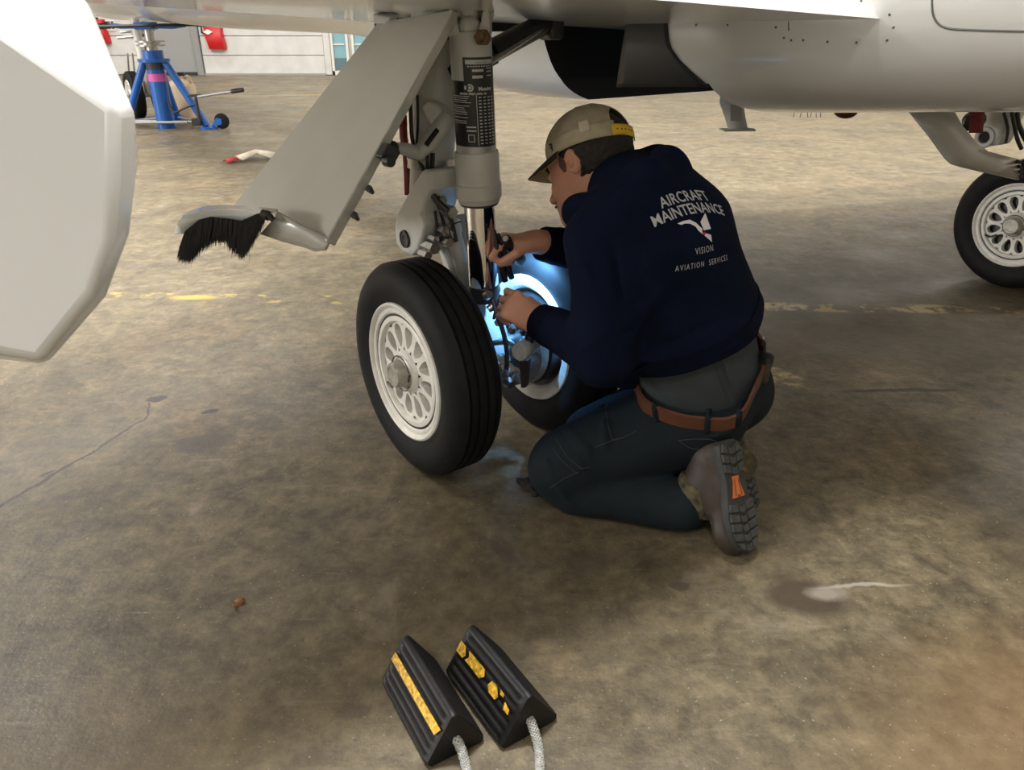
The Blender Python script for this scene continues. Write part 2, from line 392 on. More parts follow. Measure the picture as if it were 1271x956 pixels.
structure('baseboard_back', MB().box(((wx(250)+wx(402))/2, WY-.02, .02), (wx(402)-wx(250), .03, .045)), mat('grey_base', (.3, .29, .26), .8), smooth=False)
d1 = structure('door_1', MB().box(((wx(186)+wx(241))/2, WY+.02, 1.06), (wx(241)-wx(186), .05, 2.06)), mat('door_grey', (.27, .275, .275), .5), smooth=False)
fr = MB(); fm = mat('door_frame_grey', (.24, .245, .245), .5)
for q in (184, 245.5): fr.box((wx(q), WY, 1.1), (.15 if q > 200 else .07, .12, 2.2))
fr.box(((wx(184)+wx(247))/2, WY, 2.2), (wx(247)-wx(184), .12, .1)); obj('door_frame', fr, fm, d1, smooth=False, bevel=.006, seg=1)
obj('threshold', MB().box(((wx(186)+wx(241))/2, WY-.04, .035), (wx(241)-wx(186), .06, .07)), black_plastic, d1, smooth=False, bevel=.004, seg=1)
glass_m = mat('blue_tinted_pane', (.22, .40, .46), .12); frame_m = mat('white_window_frame', (.66, .65, .61), .5); kick_m = mat('kick_panel_blue', (.10, .16, .19), .4)
for i, (a_, b_) in enumerate(((411, 433), (437, 461))):
    x0, x1 = wx(a_), wx(b_)
    wn = structure('window_%d' % (i+1), MB().box(((x0+x1)/2, WY+.05, 1.1), (x1-x0, .03, 2.2)), dull_m, smooth=False)
    f_ = MB()
    for x in (x0+.03, x1-.03): f_.box((x, WY, 1.1), (.06, .1, 2.2))
    f_.box(((x0+x1)/2, WY, 2.17), (x1-x0, .1, .08)); f_.box(((x0+x1)/2, WY, .05), (x1-x0, .1, .1))
    obj('window_frame', f_, frame_m, wn, smooth=False, bevel=.006, seg=1)
    obj('pane', MB().box(((x0+x1)/2, WY+.01, 1.24), (x1-x0-.13, .012, 1.76)), glass_m, wn, smooth=False, bevel=.003, seg=1)
    obj('kick_panel', MB().box(((x0+x1)/2, WY+.0, .24), (x1-x0-.13, .03, .26)), kick_m, wn, smooth=False, bevel=.004, seg=1)
    obj('glazing_bar', MB().box(((x0+x1)/2-.03, WY, .66), (x1-x0-.14, .03, .03), ), frame_m, wn, smooth=False)
red_vinyl = mat('red_vinyl', (.50, .006, .010), .4, noise=.08, scale=8, bump=.3, bscale=14)
def red_cover(pxa, pxb, z0, z1, label, skew=.03):
    xa, xb = wx(pxa), wx(pxb); e = thing('extinguisher_cover', ((xa+xb)/2, WY, z0), label, 'cover')
    c = MB(); n = 8; rings = []
    for k in range(n+1):
        t = k/n; z = z0+(z1-z0)*t; wv = .012*math.sin(7*t); dep = .13+.05*math.sin(PI*min(1, t*1.1))
        xl, xr = xa+skew*(1-t)*2+wv, xb+skew*(1-t)+wv
        rings.append([V3(xl, WY-.01, z), V3(xl+.02, WY-dep, z), V3((xl+xr)/2, WY-dep-.03, z), V3(xr-.02, WY-dep, z), V3(xr, WY-.01, z)])
    c.ring_loft(rings); obj('cover_bag', c, red_vinyl, e, angle=60)
    obj('wall_bracket', MB().tube([(xa-.03, WY-.005, z1-.14), (xa-.04, WY-.1, z1-.12), (xa-.02, WY-.12, z1+.02), (xa+.18, WY-.15, z1+.02)], .022, 6), black_plastic, e)
    dm = MB(); cx = (xa+xb)/2-.07; cz = z1-.11
    dm.prism([(cx-.11, WY-.215, cz), (cx, WY-.225, cz-.055), (cx+.11, WY-.215, cz), (cx, WY-.225, cz+.055)], (0, .03, 0))
    obj('diamond_patch', dm, mat('patch_white', (.8, .76, .74), .5), e, smooth=False)
red_cover(258, 280.5, .56, 1.03, 'red extinguisher cover with white diamond on the wall right of the grey door')
red_cover(124, 138, .68, 1.18, 'red extinguisher cover on the back wall half hidden by the white fairing', .05)
sg = thing('notice_sign', (wx(143), WY, .98), 'small white notice sign with dark print beside the leftmost red cover', 'sign')
obj('sign_plate', MB().box((wx(143), WY-.012, 1.05), (.24, .02, .22)), frame_m, sg, smooth=False, bevel=.004, seg=1)
pm = MB()
for k in range(3):
    pm.box((wx(143)-.04, WY-.024, 1.12-.06*k), (.11, .004, .035)); pm.box((wx(143)+.07, WY-.024, 1.12-.06*k), (.06, .004, .035))
obj('print', pm, black_plastic, sg, smooth=False)

# ------------------------------------------------------------------ blue tripod jack far behind
blue = mat('jack_blue_enamel', (.006, .115, .46), .32, noise=.06, scale=10, coat=.3)
JY = 9.1; jc = at(207, 158, JY); jx, jy = jc[0], JY
jk = thing('tripod_jack', (jx, jy, 0), 'blue three legged aircraft jack standing under the fuselage', 'jack')
J = lambda x, y, z: V3(jx+x, jy+y, z)
obj('cylinder', MB().lathe([(0, .105), (.02, .105), (.02, .095), (.74, .095)], J(0, 0, 0), Z, 28, True), blue, jk)
obj('data_sticker', MB().lathe([(.50, .0965), (.58, .0965)], J(0, 0, 0), Z, 28), mat('sticker_pink', (.65, .12, .42), .5), jk)
obj('maker_label', MB().lathe([(.62, .0965), (.70, .0965)], J(0, 0, 0), Z, 28), mat('sticker_dark', (.05, .05, .08), .5), jk)
obj('top_plate', MB().lathe([(0, .05), (0, .17), (.035, .17), (.035, .11), (.12, .11), (.12, .05)], J(0, 0, .70), Z, 32), blue, jk)
obj('ram', MB().lathe([(0, .062), (.05, .062), (.05, .05), (.24, .05)], J(0, 0, .80), Z, 24, True), steel, jk)
obj('ram_collar', MB().lathe([(0, .06), (0, .15), (.015, .15), (.015, .10), (.04, .10), (.04, .155), (.055, .155), (.055, .06)], J(0, 0, .86), Z, 32), steel, jk)
for k, an in enumerate((-8, 172, 97)):
    d = V3(math.cos(math.radians(an)), math.sin(math.radians(an)), 0); lg = MB().cyl(J(*(d*.12+Z*.71)), J(*(d*.5+Z*.03)), .042, .042, 14)
    lo = obj('leg', lg, blue, jk)
    obj('foot_plate', MB().lathe([(0, .11), (.02, .11), (.025, .06)], J(*(d*.52+Z*.0)), Z, 20, True), blue, lo)
    s_ = np.cross(d, Z)
    obj('caster_fork', MB().prism([J(*(d*.56+s_*.03+Z*.02)), J(*(d*.70+s_*.03+Z*.05)), J(*(d*.70+s_*.03+Z*.11)), J(*(d*.64+s_*.03+Z*.12))], -s_*.06), blue, lo, smooth=False, bevel=.004)
    c_ = J(*(d*.69+Z*.085)); obj('caster_wheel', MB().lathe([(-.022, .03), (-.022, .07), (-.015, .084), (.015, .084), (.022, .07), (.022, .03)], c_, s_, 24, True), rubber, lo)
b_ = MB()
fp = [V3(math.cos(math.radians(q)), math.sin(math.radians(q)), 0)*.47+Z*.07 for q in (-8, 172, 97)]
for i in range(3): obj('brace_bar', MB().cyl(J(*fp[i]), J(*fp[(i+1) % 3]), .014, .014, 8), mat('galvanised', (.42, .43, .44), .4, .7), jk)
obj('brace_bar', MB().cyl(J(-.47, -.1, .065), J(.3, -.12, .075), .016, .016, 8), mat('galvanised', (0, 0, 0)), jk)
obj('head_hub', MB().box(J(-.02, 0, 1.065), (.20, .18, .075)), blue, jk, smooth=False, bevel=.012)
for s_ in (-1, 1):
    hm = MB().ring_loft([[J(s_*x, y, z) for y, z in ((-.05, zz-.022), (.05, zz-.022), (.05, zz+.022), (-.05, zz+.022))] for x, zz in ((.08, 1.06), (.28, 1.055), (.34, 1.065), (.40, 1.07))])
    hb = obj('head_arm', hm, blue, jk, smooth=False, bevel=.008)
    obj('pad', MB().lathe([(0, .05), (.0, .13), (.03, .13), (.035, .05)], J(s_*.52, -.05, 1.055+.012*s_), unit((.1*s_, .1, 1)), 24, True), hose_black, hb)
obj('head_ring', MB().tube([J(.62*math.cos(q), .2*math.sin(q)-.12, 1.065+.012*math.cos(q)) for q in np.linspace(0, 2*PI, 40)], .018, 6), hose_black, jk)
pu = MB().box(J(.41, -.12, .08), (.10, .08, .08)).cyl(J(.44, -.12, .1), J(.44, -.12, .34), .022, .018, 12).box(J(.44, -.12, .36), (.16, .05, .03))
po = obj('pump', pu, dark_metal, jk, bevel=.006)
ha, hb_ = at(246, 120, 8.95), at(288, 113.5, 8.75); hc = at(302, 111.5, 8.7)
obj('pump_handle', MB().cyl(ha, hb_, .016, .016, 10), mat('galvanised', (0, 0, 0)), po)
gp = MB()
for k in range(4): gp.cyl(hb_+(hc-hb_)*(k*.25), hb_+(hc-hb_)*(k*.25+.22), .024, .024, 10)
obj('handle_grip', gp, black_plastic, po)
obj('hose', MB().tube([J(.09, -.05, .3), J(.16, -.12, .16), J(.28, -.15, .22), J(.40, -.12, .26)], .012, 6, smooth=3), hose_black, jk)
ja, jb = at(216, 126, 9.75), at(241, 126, 9.75)
jg = thing('fluid_jug', (at(229, 128, 9.75)[0], 9.75, 0), 'translucent beige plastic jug behind the blue jack', 'jug')
cx = jg.location.x; prof = [(0, .11), (.01, .14), (.40, .14), (.46, .11), (.49, .05), (.52, .045)]
obj('jug_body', MB().ring_loft([[V3(cx, 9.75, z)+r*V3(np.sign(math.cos(q))*abs(math.cos(q))**.5, np.sign(math.sin(q))*abs(math.sin(q))**.5, 0) for q in np.linspace(0, 2*PI, 25)[:-1]] for z, r in prof]), mat('jug_beige', (.55, .42, .28), .5), jg)
obj('jug_cap', MB().cyl((cx, 9.75, .52), (cx, 9.75, .56), .055, .055, 16), black_plastic, jg)
obj('jug_handle', MB().tube([(cx+.05, 9.75, .50), (cx+.11, 9.75, .52), (cx+.13, 9.75, .45)], .018, 8, smooth=2), mat('jug_beige', (0, 0, 0)), jg)

# ------------------------------------------------------------------ the aircraft
ac = thing('airplane', tuple(G0), 'white business airplane with twin wheel landing gear standing in the hangar', 'airplane')
def fus(a):
    ka = [-6, -4, -2, -.6, -.2, .4, 1.0, 1.46, 1.8, 2.0, 2.4, 3.0, 3.4, 6, 9, 11, 12.5, 13.4]
    zb = [1.5, 1.2, .98, .88, .842, .815, .82, .845, .89, .925, .96, .99, 1.017, 1.04, 1.115, 1.13, 1.27, 1.55]
    hw = [.5, .7, .84, .87, .88, .89, .89, .88, .87, .86, .85, .84, .84, .84, .82, .70, .42, .1]
    zt = [2.55, 2.6, 2.6, 2.6, 2.6, 2.6, 2.6, 2.6, 2.6, 2.6, 2.6, 2.6, 2.6, 2.6, 2.58, 2.45, 2.1, 1.75]
    return [np.interp(a, ka, k) for k in (zb, hw, zt)]
LC = 1.42
def smooth_interp(a): return np.mean([fus(a+q) for q in np.linspace(-.22, .22, 7)], 0)
def zc_off(a): return float(np.interp(a, (-6, -2, .9, 1.6, 3.2, 13.4), (.6, .34, .34, .5, .85, .5 if a > 12 else .85)))
def fn(a): return float(np.interp(a, (-6, -3, .9, 1.8, 3), (2.4, 4.4, 4.4, 2.6, 2.3)))
def fus_ring(a, n=72, grow=0):
    zb, hw, zt = smooth_interp(a); zc = zb+zc_off(a); R_ = []
    for i in range(n):
        q = 2*PI*i/n; s_, c_ = math.sin(q), math.cos(q); e = 2/(fn(a) if c_ > 0 else 2.3)
        R_.append(la(LC+(hw+grow)*np.sign(s_)*abs(s_)**e, a, zc-((zc-zb if c_ > 0 else zt-zc)+grow)*np.sign(c_)*abs(c_)**e))
    return R_
fm_ = MB().ring_loft([fus_ring(a) for a in np.concatenate([np.linspace(-6, -2, 12), np.linspace(-1.8, 3.6, 50), np.linspace(4, 13.4, 40)])])
fuselage = obj('fuselage', fm_, white_paint, ac, angle=180)
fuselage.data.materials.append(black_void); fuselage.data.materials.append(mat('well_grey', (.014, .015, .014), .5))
def cutter(poly, l0, l1):
    c = obj('cutter', MB().prism([la(l0, a, z) for a, z in poly], L*(l1-l0)), None, ac, smooth=False)
    md = fuselage.modifiers.new('cut', 'BOOLEAN'); md.object = c; md.solver = 'EXACT'; return c
bv0 = bvh_of(fuselage)
def skin_az(px, py):
    q = seen(bv0, px, py); r = q-G0; return (float(r@A), float(q[2]))
fw_ = [skin_az(*p) for p in ((672, 20), (674, 45), (680, 66), (687, 84), (696, 98))]; dv_ = [skin_az(781-15*t, 18+88*t) for t in np.linspace(0, 1, 8)]; af_ = [skin_az(*p) for p in ((829, 8), (830, 40), (833, 58), (844, 74), (862, 91), (880, 106), (897, 122))]
cuts = [cutter([(dv_[-1][0], .4), (fw_[-1][0]+.01, .4)]+fw_[::-1]+[(fw_[0][0], 1.13), (dv_[0][0], 1.13)]+dv_, -.3, 1.40),
        cutter([(af_[-1][0]-.02, .4), (1.04, .4), (1.04, .815), (.75, .842), (.53, .853), (dv_[-1][0]+.03, .862), skin_az(767, 103), skin_az(830, 101), skin_az(880, 104), skin_az(899, 123)], -.3, 2.4)]
pg = []; la_ = [np.interp(np.linspace(0, 1, 15), np.linspace(0, 1, 7), c) for c in zip((829, 8), (830, 40), (833, 58), (844, 74), (862, 91), (880, 106), (880, 106.5))]
for k in range(15):
    t = k/14; q0, q1 = (781-15*t, 14+(106.5-14)*t), (la_[0][k]-.5, la_[1][k])
    pg.append([seen(bv0, q0[0]+(q1[0]-q0[0])*s_, q0[1]+(q1[1]-q0[1])*s_, .003) for s_ in np.linspace(0, 1, 12)])
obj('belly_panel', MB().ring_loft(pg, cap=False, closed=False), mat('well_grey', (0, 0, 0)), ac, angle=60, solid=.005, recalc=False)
bpy.context.view_layer.update()
ev = fuselage.evaluated_get(bpy.context.evaluated_depsgraph_get()); nm = bpy.data.meshes.new_from_object(ev)
for md in list(fuselage.modifiers): fuselage.modifiers.remove(md)
for c in cuts: bpy.data.objects.remove(c)
fuselage.data = nm
off = -np.array(fuselage.location)*0+np.array(world_loc(fuselage))
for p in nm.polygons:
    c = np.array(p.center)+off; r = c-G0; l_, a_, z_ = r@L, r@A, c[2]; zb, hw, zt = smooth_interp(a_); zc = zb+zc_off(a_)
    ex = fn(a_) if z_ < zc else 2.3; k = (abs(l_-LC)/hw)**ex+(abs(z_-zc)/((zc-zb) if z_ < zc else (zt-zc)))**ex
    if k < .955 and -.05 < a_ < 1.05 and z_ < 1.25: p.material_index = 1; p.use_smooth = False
nm.set_sharp_from_angle(angle=math.radians(35))
fus_bvh = bvh_of(fuselage)
def skin_line(pts, r, m, name, bv=fus_bvh, closed=False):
    P = [seen(bv, *p) for p in pts]; P = [p for p in P if p is not None]
    return obj(name, MB().tube(P, r, 6, smooth=2), m, ac)
seam_m = mat('dark_seam', (.12, .12, .115), .6)
skin_line([(1157, -12), (1157, 8), (1158, 18), (1162, 27), (1169, 33), (1180, 36), (1210, 37.5), (1245, 38.5), (1271, 39), (1300, 39.5)], .0022, seam_m, 'hatch_seam')
skin_line([(979, 8), (979, 38)], .0015, seam_m, 'panel_seam')
rv = MB()
for p in ((1104, 18), (1109, 34), (1101, 50), (963, 34), (973, 47), (982, 50), (997, 50), (1027, 52), (1063, 53), (864, 31), (903, 31), (1069, 1)):
    q = seen(fus_bvh, *p)
    if q is not None: rv.ball(q, .0028, 8, 6)
o = obj('fastener', rv, seam_m, ac); o['kind'] = 'stuff'
# mast under the belly, beacon dome
mp_ = at(908, 128, 3.05); mq = at(916, 160, 3.05)
mm = MB(); u_ = unit(V3(1, .1, 0)); v_ = V3(-.1, 1, 0)
mm.ring_loft([[c+u_*x*w_+v_*y*.018 for x, y in ((-1, 0), (-.5, 1), (.5, 1), (1, 0), (.5, -1), (-.5, -1))] for c, w_ in ((mp_+Z*.05, .052), (mp_, .047), (mq*.55+mp_*.45, .041), (mq, .040))])
ms = obj('belly_mast', mm, grey_paint, ac, angle=50)
obj('mast_foot', MB().prism([mq+u_*x+v_*y for x, y in ((-.065, -.03), (.06, -.03), (.068, 0), (.06, .03), (-.065, .03))], (0, 0, -.006)), grey_paint, ms, smooth=False, bevel=.002, seg=1)
obj('inset_panel', MB().prism([mp_*.7+mq*.3+V3(x, -.021, z) for x, z in ((-.02, .025), (.022, .025), (.028, -.035), (-.012, -.035))], (0, .004, 0)), mat('mast_grey', (.36, .35, .33), .5), ms, smooth=False)
bc = at(1050, 137, 3.0); obj('beacon', MB().ball(bc, (.045, .045, .03), 20, 10), mat('beacon_red', (.10, .02, .02), .15), ac)
an = MB()
for px in (986, 995, 1002, 1008, 1013, 1019): an.tube([at(px-4, 130, 2.9), at(px, 138, 2.9), at(px+RNG.uniform(-3, 3), 146, 2.9)], .0012, 4)
o = obj('static_wick', an, dark_metal, ac); o['kind'] = 'stuff'

# wing with blunt trailing edge
wm = MB(); rings = []; tip = seen(bv0, 1093, 25)-G0; tl_, ta_ = float(tip@L), float(tip@A)
for l, te, le, th_, tt in ((.95, -.50, 2.2, .22, .02), (tl_+.03, ta_, 2.0, .21, .004), (tl_-.20, ta_*.4-.60*.6, 1.85, .20, .044), (0, -.59, 1.6, .19, .05), (-.5, -.50, 1.4, .18, .05), (-1, -.42, 1.2, .17, .05), (-3, -.80, .5, .13, .04), (-5, -1.3, -.3, .08, .03)):
    zu = 1.088+.043*(.6-l); c = le-te; R_ = []
    for t, zz in ((0, 0), (.3, -.012), (.7, -.014), (.9, 0), (.97, .3), (1.0, .5)): R_.append(la(l, te+c*t, zu+(zz*th_ if zz > 0 else zz*1.0)))
    for t, zz in ((.97, .72), (.85, .95), (.6, 1.05), (.3, .75)): R_.append(la(l, te+c*t, zu+th_*zz))
    R_.append(la(l, te+tt*1.1, zu+tt)); rings.append(R_)
wing = obj('wing', wm.ring_loft(rings), white_paint, ac, angle=18)
obj('wing', MB().ring_loft([[p+L*2*(LC-(p-G0)@L) for p in r] for r in rings]), white_paint, ac, angle=18)
# white fairing under the outer wing, close to the viewer
def P_(px, py, Y): return at(px, py, Y)
front = [P_(-60, 30, .72), P_(0, 37, .74), P_(143, 134, .745), P_(143, 230, .715), P_(137, 300, .695), P_(114, 366, .675), P_(50, 450, .65), P_(0, 441, .64), P_(-90, 420, .62)]
edge = [P_(-60, 26, .76), P_(0, 33, .78), P_(167, 131, .775), P_(168, 222, .75), P_(160, 290, .73), P_(131, 368, .715), P_(58, 452, .69), P_(0, 446, .70), P_(-90, 425, .68)]
top = [P_(-150, -120, .90), P_(-60, -160, .92), P_(110, 0, .90), P_(172, 200, .93), P_(150, 290, .90), P_(120, 365, .88), P_(60, 446, .84), P_(0, 440, .84), P_(-90, 400, .82)]
fx = MB().ring_loft([front, edge, top])
fairing = obj('flap_fairing', fx, white_paint, ac, angle=30, bevel=.009, seg=4)

# wheels: built once about the local x axis (outboard), then copied
TW = .0725
def build_wheel():
    r = MB()
    prof = [(-.058, .150), (-.064, .163), (-.064, .180), (-.056, .183), (-.050, .178), (-.046, .160), (.044, .160), (.050, .178), (.056, .183), (.063, .181), (.066, .176), (.0625, .171), (.056, .168), (.0555, .164), (.058, .161), (.058, .156), (.054, .1525), (.0440, .1525), (.0440, .1465), (.054, .1465), (.0555, .144), (.0555, .134), (.050, .131), (.044, .130)]
    r.lathe(prof, (0, 0, 0), (1, 0, 0), 64)
    r.lathe([(-.058, .150), (-.05, .142), (.030, .142), (.030, .130), (.044, .130)], (0, 0, 0), (1, 0, 0), 64)
    # spoke disc with twelve oval windows
    NS, NH = 12, 20; r0, r1 = .058, .130; x0, x1 = .044, .022
    for s_ in range(NS):
        ac_ = 2*PI*(s_+.5)/NS; rc = .0955; outer = []; hole = []; hb = []
        for k in range(NH):
            q = 2*PI*k/NH; hr = .0300*math.cos(q); ht = .0172*math.sin(q)*(1+.25*math.cos(q))
            hole.append((rc+hr, ac_+ht/(rc+hr*.5)))
            dx, dy = math.cos(q), math.sin(q); half = PI/NS
            tx = (r1-rc)/dx if dx > 1e-6 else (rc-r0)/-dx if dx < -1e-6 else 1e9
            ty = half/abs(dy)*1.0 if abs(dy) > 1e-6 else 1e9
            # march on a (radius, angle) rectangle
            sx = tx/1.0; sa = ty
            t_ = min(abs(sx)/.0375, sa/half); outer.append((min(r1, max(r0, rc+dx*.0375*t_)) if abs(dx*.0375*t_) <= .0405 else (r1 if dx > 0 else r0), ac_+dy*half*t_ if abs(dy*t_) <= 1 else ac_+math.copysign(half, dy)))
        pt = lambda ra, x: V3(x, ra[0]*math.cos(ra[1]), ra[0]*math.sin(ra[1]))
        xx = lambda rad: x0+.004*max(0, (.085-rad)/.03)
        V = [pt(p, xx(p[0])) for p in outer]+[pt(p, xx(p[0])) for p in hole]+[pt(p, x1) for p in hole]
        F = []
        for k in range(NH):
            j = (k+1) % NH; F += [(k, j, NH+j, NH+k), (NH+k, NH+j, 2*NH+j, 2*NH+k)]
        r.add(V, F)
    r.lathe([(.0478, .058), (.052, .056), (.058, .050), (.060, .044)], (0, 0, 0), (1, 0, 0), 40)
    gv = MB().lathe([(.0530, .1525), (.0535, .1520), (.0535, .1470), (.0530, .1465)], (0, 0, 0), (1, 0, 0), 64)
    wh = obj('wheel', r, wheel_paint, None, angle=35, recalc=True)
    q = obj('rim_groove_dark', gv, black_plastic, None); q.parent = wh  # flat black ring paints in the darkness of the rim groove
    t = MB(); w_ = TW; gr = [-.036, -.013, .013, .036]
    tp = [(-.052, .165), (-.060, .185), (-.068, .205), (-.0725, .225), (-.070, .245), (-.062, .262), (-.052, .272)]
    for g in gr: tp += [(g-.004, .2795), (g-.003, .2725), (g+.003, .2725), (g+.004, .2795)]
    tp += [(.052, .272), (.062, .262), (.070, .245), (.0725, .225), (.068, .205), (.060, .185), (.052, .165)]
    t.lathe(tp, (0, 0, 0), (1, 0, 0), 96); ty = obj('tyre', t, rubber, None, angle=35); ty.parent = wh
    h = MB().lathe([(.044, .045), (.060, .044), (.064, .036), (.086, .033), (.091, .030), (.091, .023), (.0895, .022), (.0895, 0.001)], (0, 0, 0), (1, 0, 0), 32)
    hc = obj('hub_cap', h, mat('hub_grey', (.42, .40, .35), .4, .3, noise=.2, scale=60), None, angle=35); hc.parent = wh
    wr = MB().tube([(.0665, .046*math.cos(q), .046*math.sin(q)) for q in np.linspace(.2, 5.6, 30)], .0016, 5).tube([(.066, .047, .004), (.074, .056, .0), (.070, .044, -.012)], .003, 5)
    q = obj('lock_wire', wr, dark_metal, None); q.parent = wh
    q = obj('valve_stem', MB().tube([(.047, -.075, -.05), (.05, -.098, -.062), (.052, -.122, -.055)], .004, 6), dark_metal, None); q.parent = wh
    bk = MB().lathe([(-.075, .06), (-.075, .128), (-.03, .128), (-.03, .132), (.012, .132), (.012, .03)], (0, 0, 0), (1, 0, 0), 40)
    q = obj('brake_disc', bk, dark_metal, None, angle=35); q.parent = wh
    return wh
def put(o, P, out, rot=0):
    o.parent = ac; o.location = Vector(P)-ac.location; o.rotation_euler = (rot, 0, math.atan2(out[1], out[0])); return o
wheel = put(build_wheel(), W1, -L, .15)
put(copy_tree(wheel, ac), W2, L)
WF = V3(2.265, 3.31, .28); LF = V3(math.cos(math.radians(31)), math.sin(math.radians(31)), 0)
put(copy_tree(wheel, ac), WF, -LF, .1); put(copy_tree(wheel, ac), WF+LF*.4, LF)
nw = V3(*at(167, 117, 10.0)); nw[2] = .28
put(copy_tree(wheel, ac), nw, -L); put(copy_tree(wheel, ac), nw+L*.30, L)

# main gear, near side
T_, B_ = at(582, 18, 1.835), at(601.5, 372, 1.865); sx = unit(B_-T_); slen = np.linalg.norm(B_-T_)
def sp(py):                                                  # distance along the strut axis at an image height
    ts = np.linspace(0, 1, 400); ys = []
    for t in ts:
        d = (T_+(B_-T_)*t)-EYEP; ys.append(478-FPX*(d[1]*SN+d[2]*CS)/(d[1]*CS-d[2]*SN))
    return float(np.interp(py, ys, ts))*slen
st = MB().lathe([(sp(38), .02), (sp(38), .044), (sp(42), .0475), (sp(186), .0475), (sp(187), .051), (sp(191), .0535), (sp(226), .0535), (sp(227), .0565), (sp(243), .0565), (sp(246), .052), (sp(250), .050), (sp(251), .038)], T_, sx, 48)
strut = obj('shock_strut', st, grey_paint, ac, angle=30)
obj('piston', MB().lathe([(sp(246), .0385), (sp(354), .0385)], T_, sx, 48), chrome, strut)
obj('gland_ring', MB().lathe([(sp(249), .0395), (sp(249), .047), (sp(253), .047), (sp(253), .0395)], T_, sx, 48), dark_metal, strut)
obj('piston_foot', MB().lathe([(sp(353), .03), (sp(353), .041), (sp(360), .043), (sp(372), .036), (sp(384), .028)], T_, sx, 32, True), dark_metal, strut)
su = unit(np.cross(Z, -sx)); cam_dir = unit((EYEP-T_)*V3(1, 1, 0)); sv = np.cross(-sx, cam_dir); sv = unit(sv)
cam_dir = np.cross(sv, -sx); cam_dir = cam_dir if cam_dir@(EYEP-T_) > 0 else -cam_dir
sr = V3(cam_dir[1]*-1, cam_dir[0], 0); sr = unit(sr) if sr[0] > 0 else -unit(sr)
def on_strut(ang, d, r): return T_+sx*d+r*(cam_dir*math.cos(ang)+sr*math.sin(ang))
def patch(a0, a1, d0, d1, r, n=18):
    return MB().ring_loft([[on_strut(a, d, r) for a in np.linspace(a0, a1, n)] for d in (d0, d1)], cap=False, closed=False)
label_m = mat('label_black', (.012, .012, .014), .35); ink = mat('label_white', (.55, .55, .55), .5); silver = mat('label_silver', (.45, .45, .44), .35, .4)
RS = .0475
lb = obj('data_label', patch(-1.35, 1.25, sp(98), sp(178), RS+.0006), label_m, strut, recalc=False)
obj('data_label', patch(-.42, 1.25, sp(69), sp(98.5), RS+.0007), label_m, strut, recalc=False)
obj('label_strip', patch(-1.2, 1.25, sp(178), sp(187), RS+.0008), silver, strut, recalc=False)
pr = MB()
def bar(a0, a1, y0, y1): 
    b = patch(a0, a1, sp(y0), sp(y1), RS+.0013, max(3, int((a1-a0)*12))); pr.add(b.v, b.f)
r2 = random.Random(3)
bar(-.30, 1.15, 72, 77.5)
bar(.0, .55, 83.5, 86.5); bar(.0, .5, 91, 94.5); bar(.72, 1.05, 82, 83.2); bar(.72, 1.05, 86, 87.2); bar(.72, 1.05, 91, 92.2)
for k in range(10): bar(-.22+.13*k, -.14+.13*k, 79.3, 80.7)
y = 116.0
while y < 150:
    bar(-1.15, -.12-r2.random()*.35, y, y+.9); y += 2.5 if r2.random() < .7 else 4.2
bar(.12, .15, 114, 176)
for i in range(15):
    for j in range(4): bar(.24+.23*j, .24+.23*j+.13, 117+4.0*i, 118.4+4.0*i)
for yy in (153, 157.5): bar(-.42, .05, yy, yy+1.6)
for yy in (163, 171): bar(-.35, -.05, yy, yy+.7)
for aa in (-.35, -.07): bar(aa, aa+.03, 163, 171.7)
def sm(d_mid):
    k = 1.0/FPX*1.72
    return lambda x, y: on_strut(x/(RS+.0014), d_mid-y, RS+.0014)
for s_, sz, yy, x0, al in (('Messier', .0115, 109.5, .012, 'LEFT'), ('SERVICE  STRUT  WITH  OIL', .0052, 114.3, 0, 'CENTER')):
    t = text_mb(s_, sz, lambda x, y, x0=x0, d=sp(yy): sm(d)(x+x0, y), al, bold=.0004); pr.add(t.v, t.f)
obj('label_print', pr, ink, strut, smooth=False, recalc=False)
pk = MB(); t = text_mb('SHOCK STRUT', .0048, lambda x, y: on_strut((x+.006)/RS, sp(76.3)-y, RS+.0019), 'LEFT'); pk.add(t.v, t.f)
obj('label_print', pk, label_m, strut, smooth=False, recalc=False)
em = MB(); cy = sp(106); ea = -.02
ringp = lambda r0, r1, q0, q1, n=20: em.ring_loft([[on_strut(ea-.006/RS+r*math.cos(q)/RS, cy-r*math.sin(q), RS+.0016) for q in np.linspace(q0, q1, n)] for r in (r0, r1)], cap=False, closed=False)
ringp(.0048, .0082, -2.4, 2.2); ringp(.0005, .0035, 0, 2*PI); ringp(.0075, .0125, 2.7, 3.5, 6)
obj('emblem', em, ink, strut, smooth=False, recalc=False)
# upper attachment
at_ = MB()
for px in (563, 600):
    k = 1 if px > 580 else -1; at_.prism([at(px-9, 44, 1.795), at(px+8, 44, 1.795), at(px+6+k*2, 26, 1.795), at(px+4+k*3, 8, 1.795), at(px-3+k*3, 8, 1.795), at(px-5+k*2, 26, 1.795)], (0.004, .05, 0))
at_.cyl(at(560, 16, 1.83), at(612, 16, 1.86), .014, .014, 12)
at_.cyl(at(583, -6, 1.83), at(583, 40, 1.83), .021, .021, 14).ball(at(583, 34, 1.82), .026)
obj('trunnion_dark_backing', MB().box(at(582, 20, 1.93), (.10, .04, .10)), black_void, ac, smooth=False)  # black box added behind the prongs to darken the gaps between them
obj('upper_trunnion', at_, grey_paint, ac, smooth=False, bevel=.005)
obj('trunnion_bolt', MB().cyl(at(597, 46, 1.775), at(601, 47, 1.80), .017, .017, 6).cyl(at(595, 45, 1.765), at(597, 46, 1.775), .010, .010, 12), mat('rusty_bolt', (.16, .10, .05), .6, .5, noise=.4, scale=80), strut)
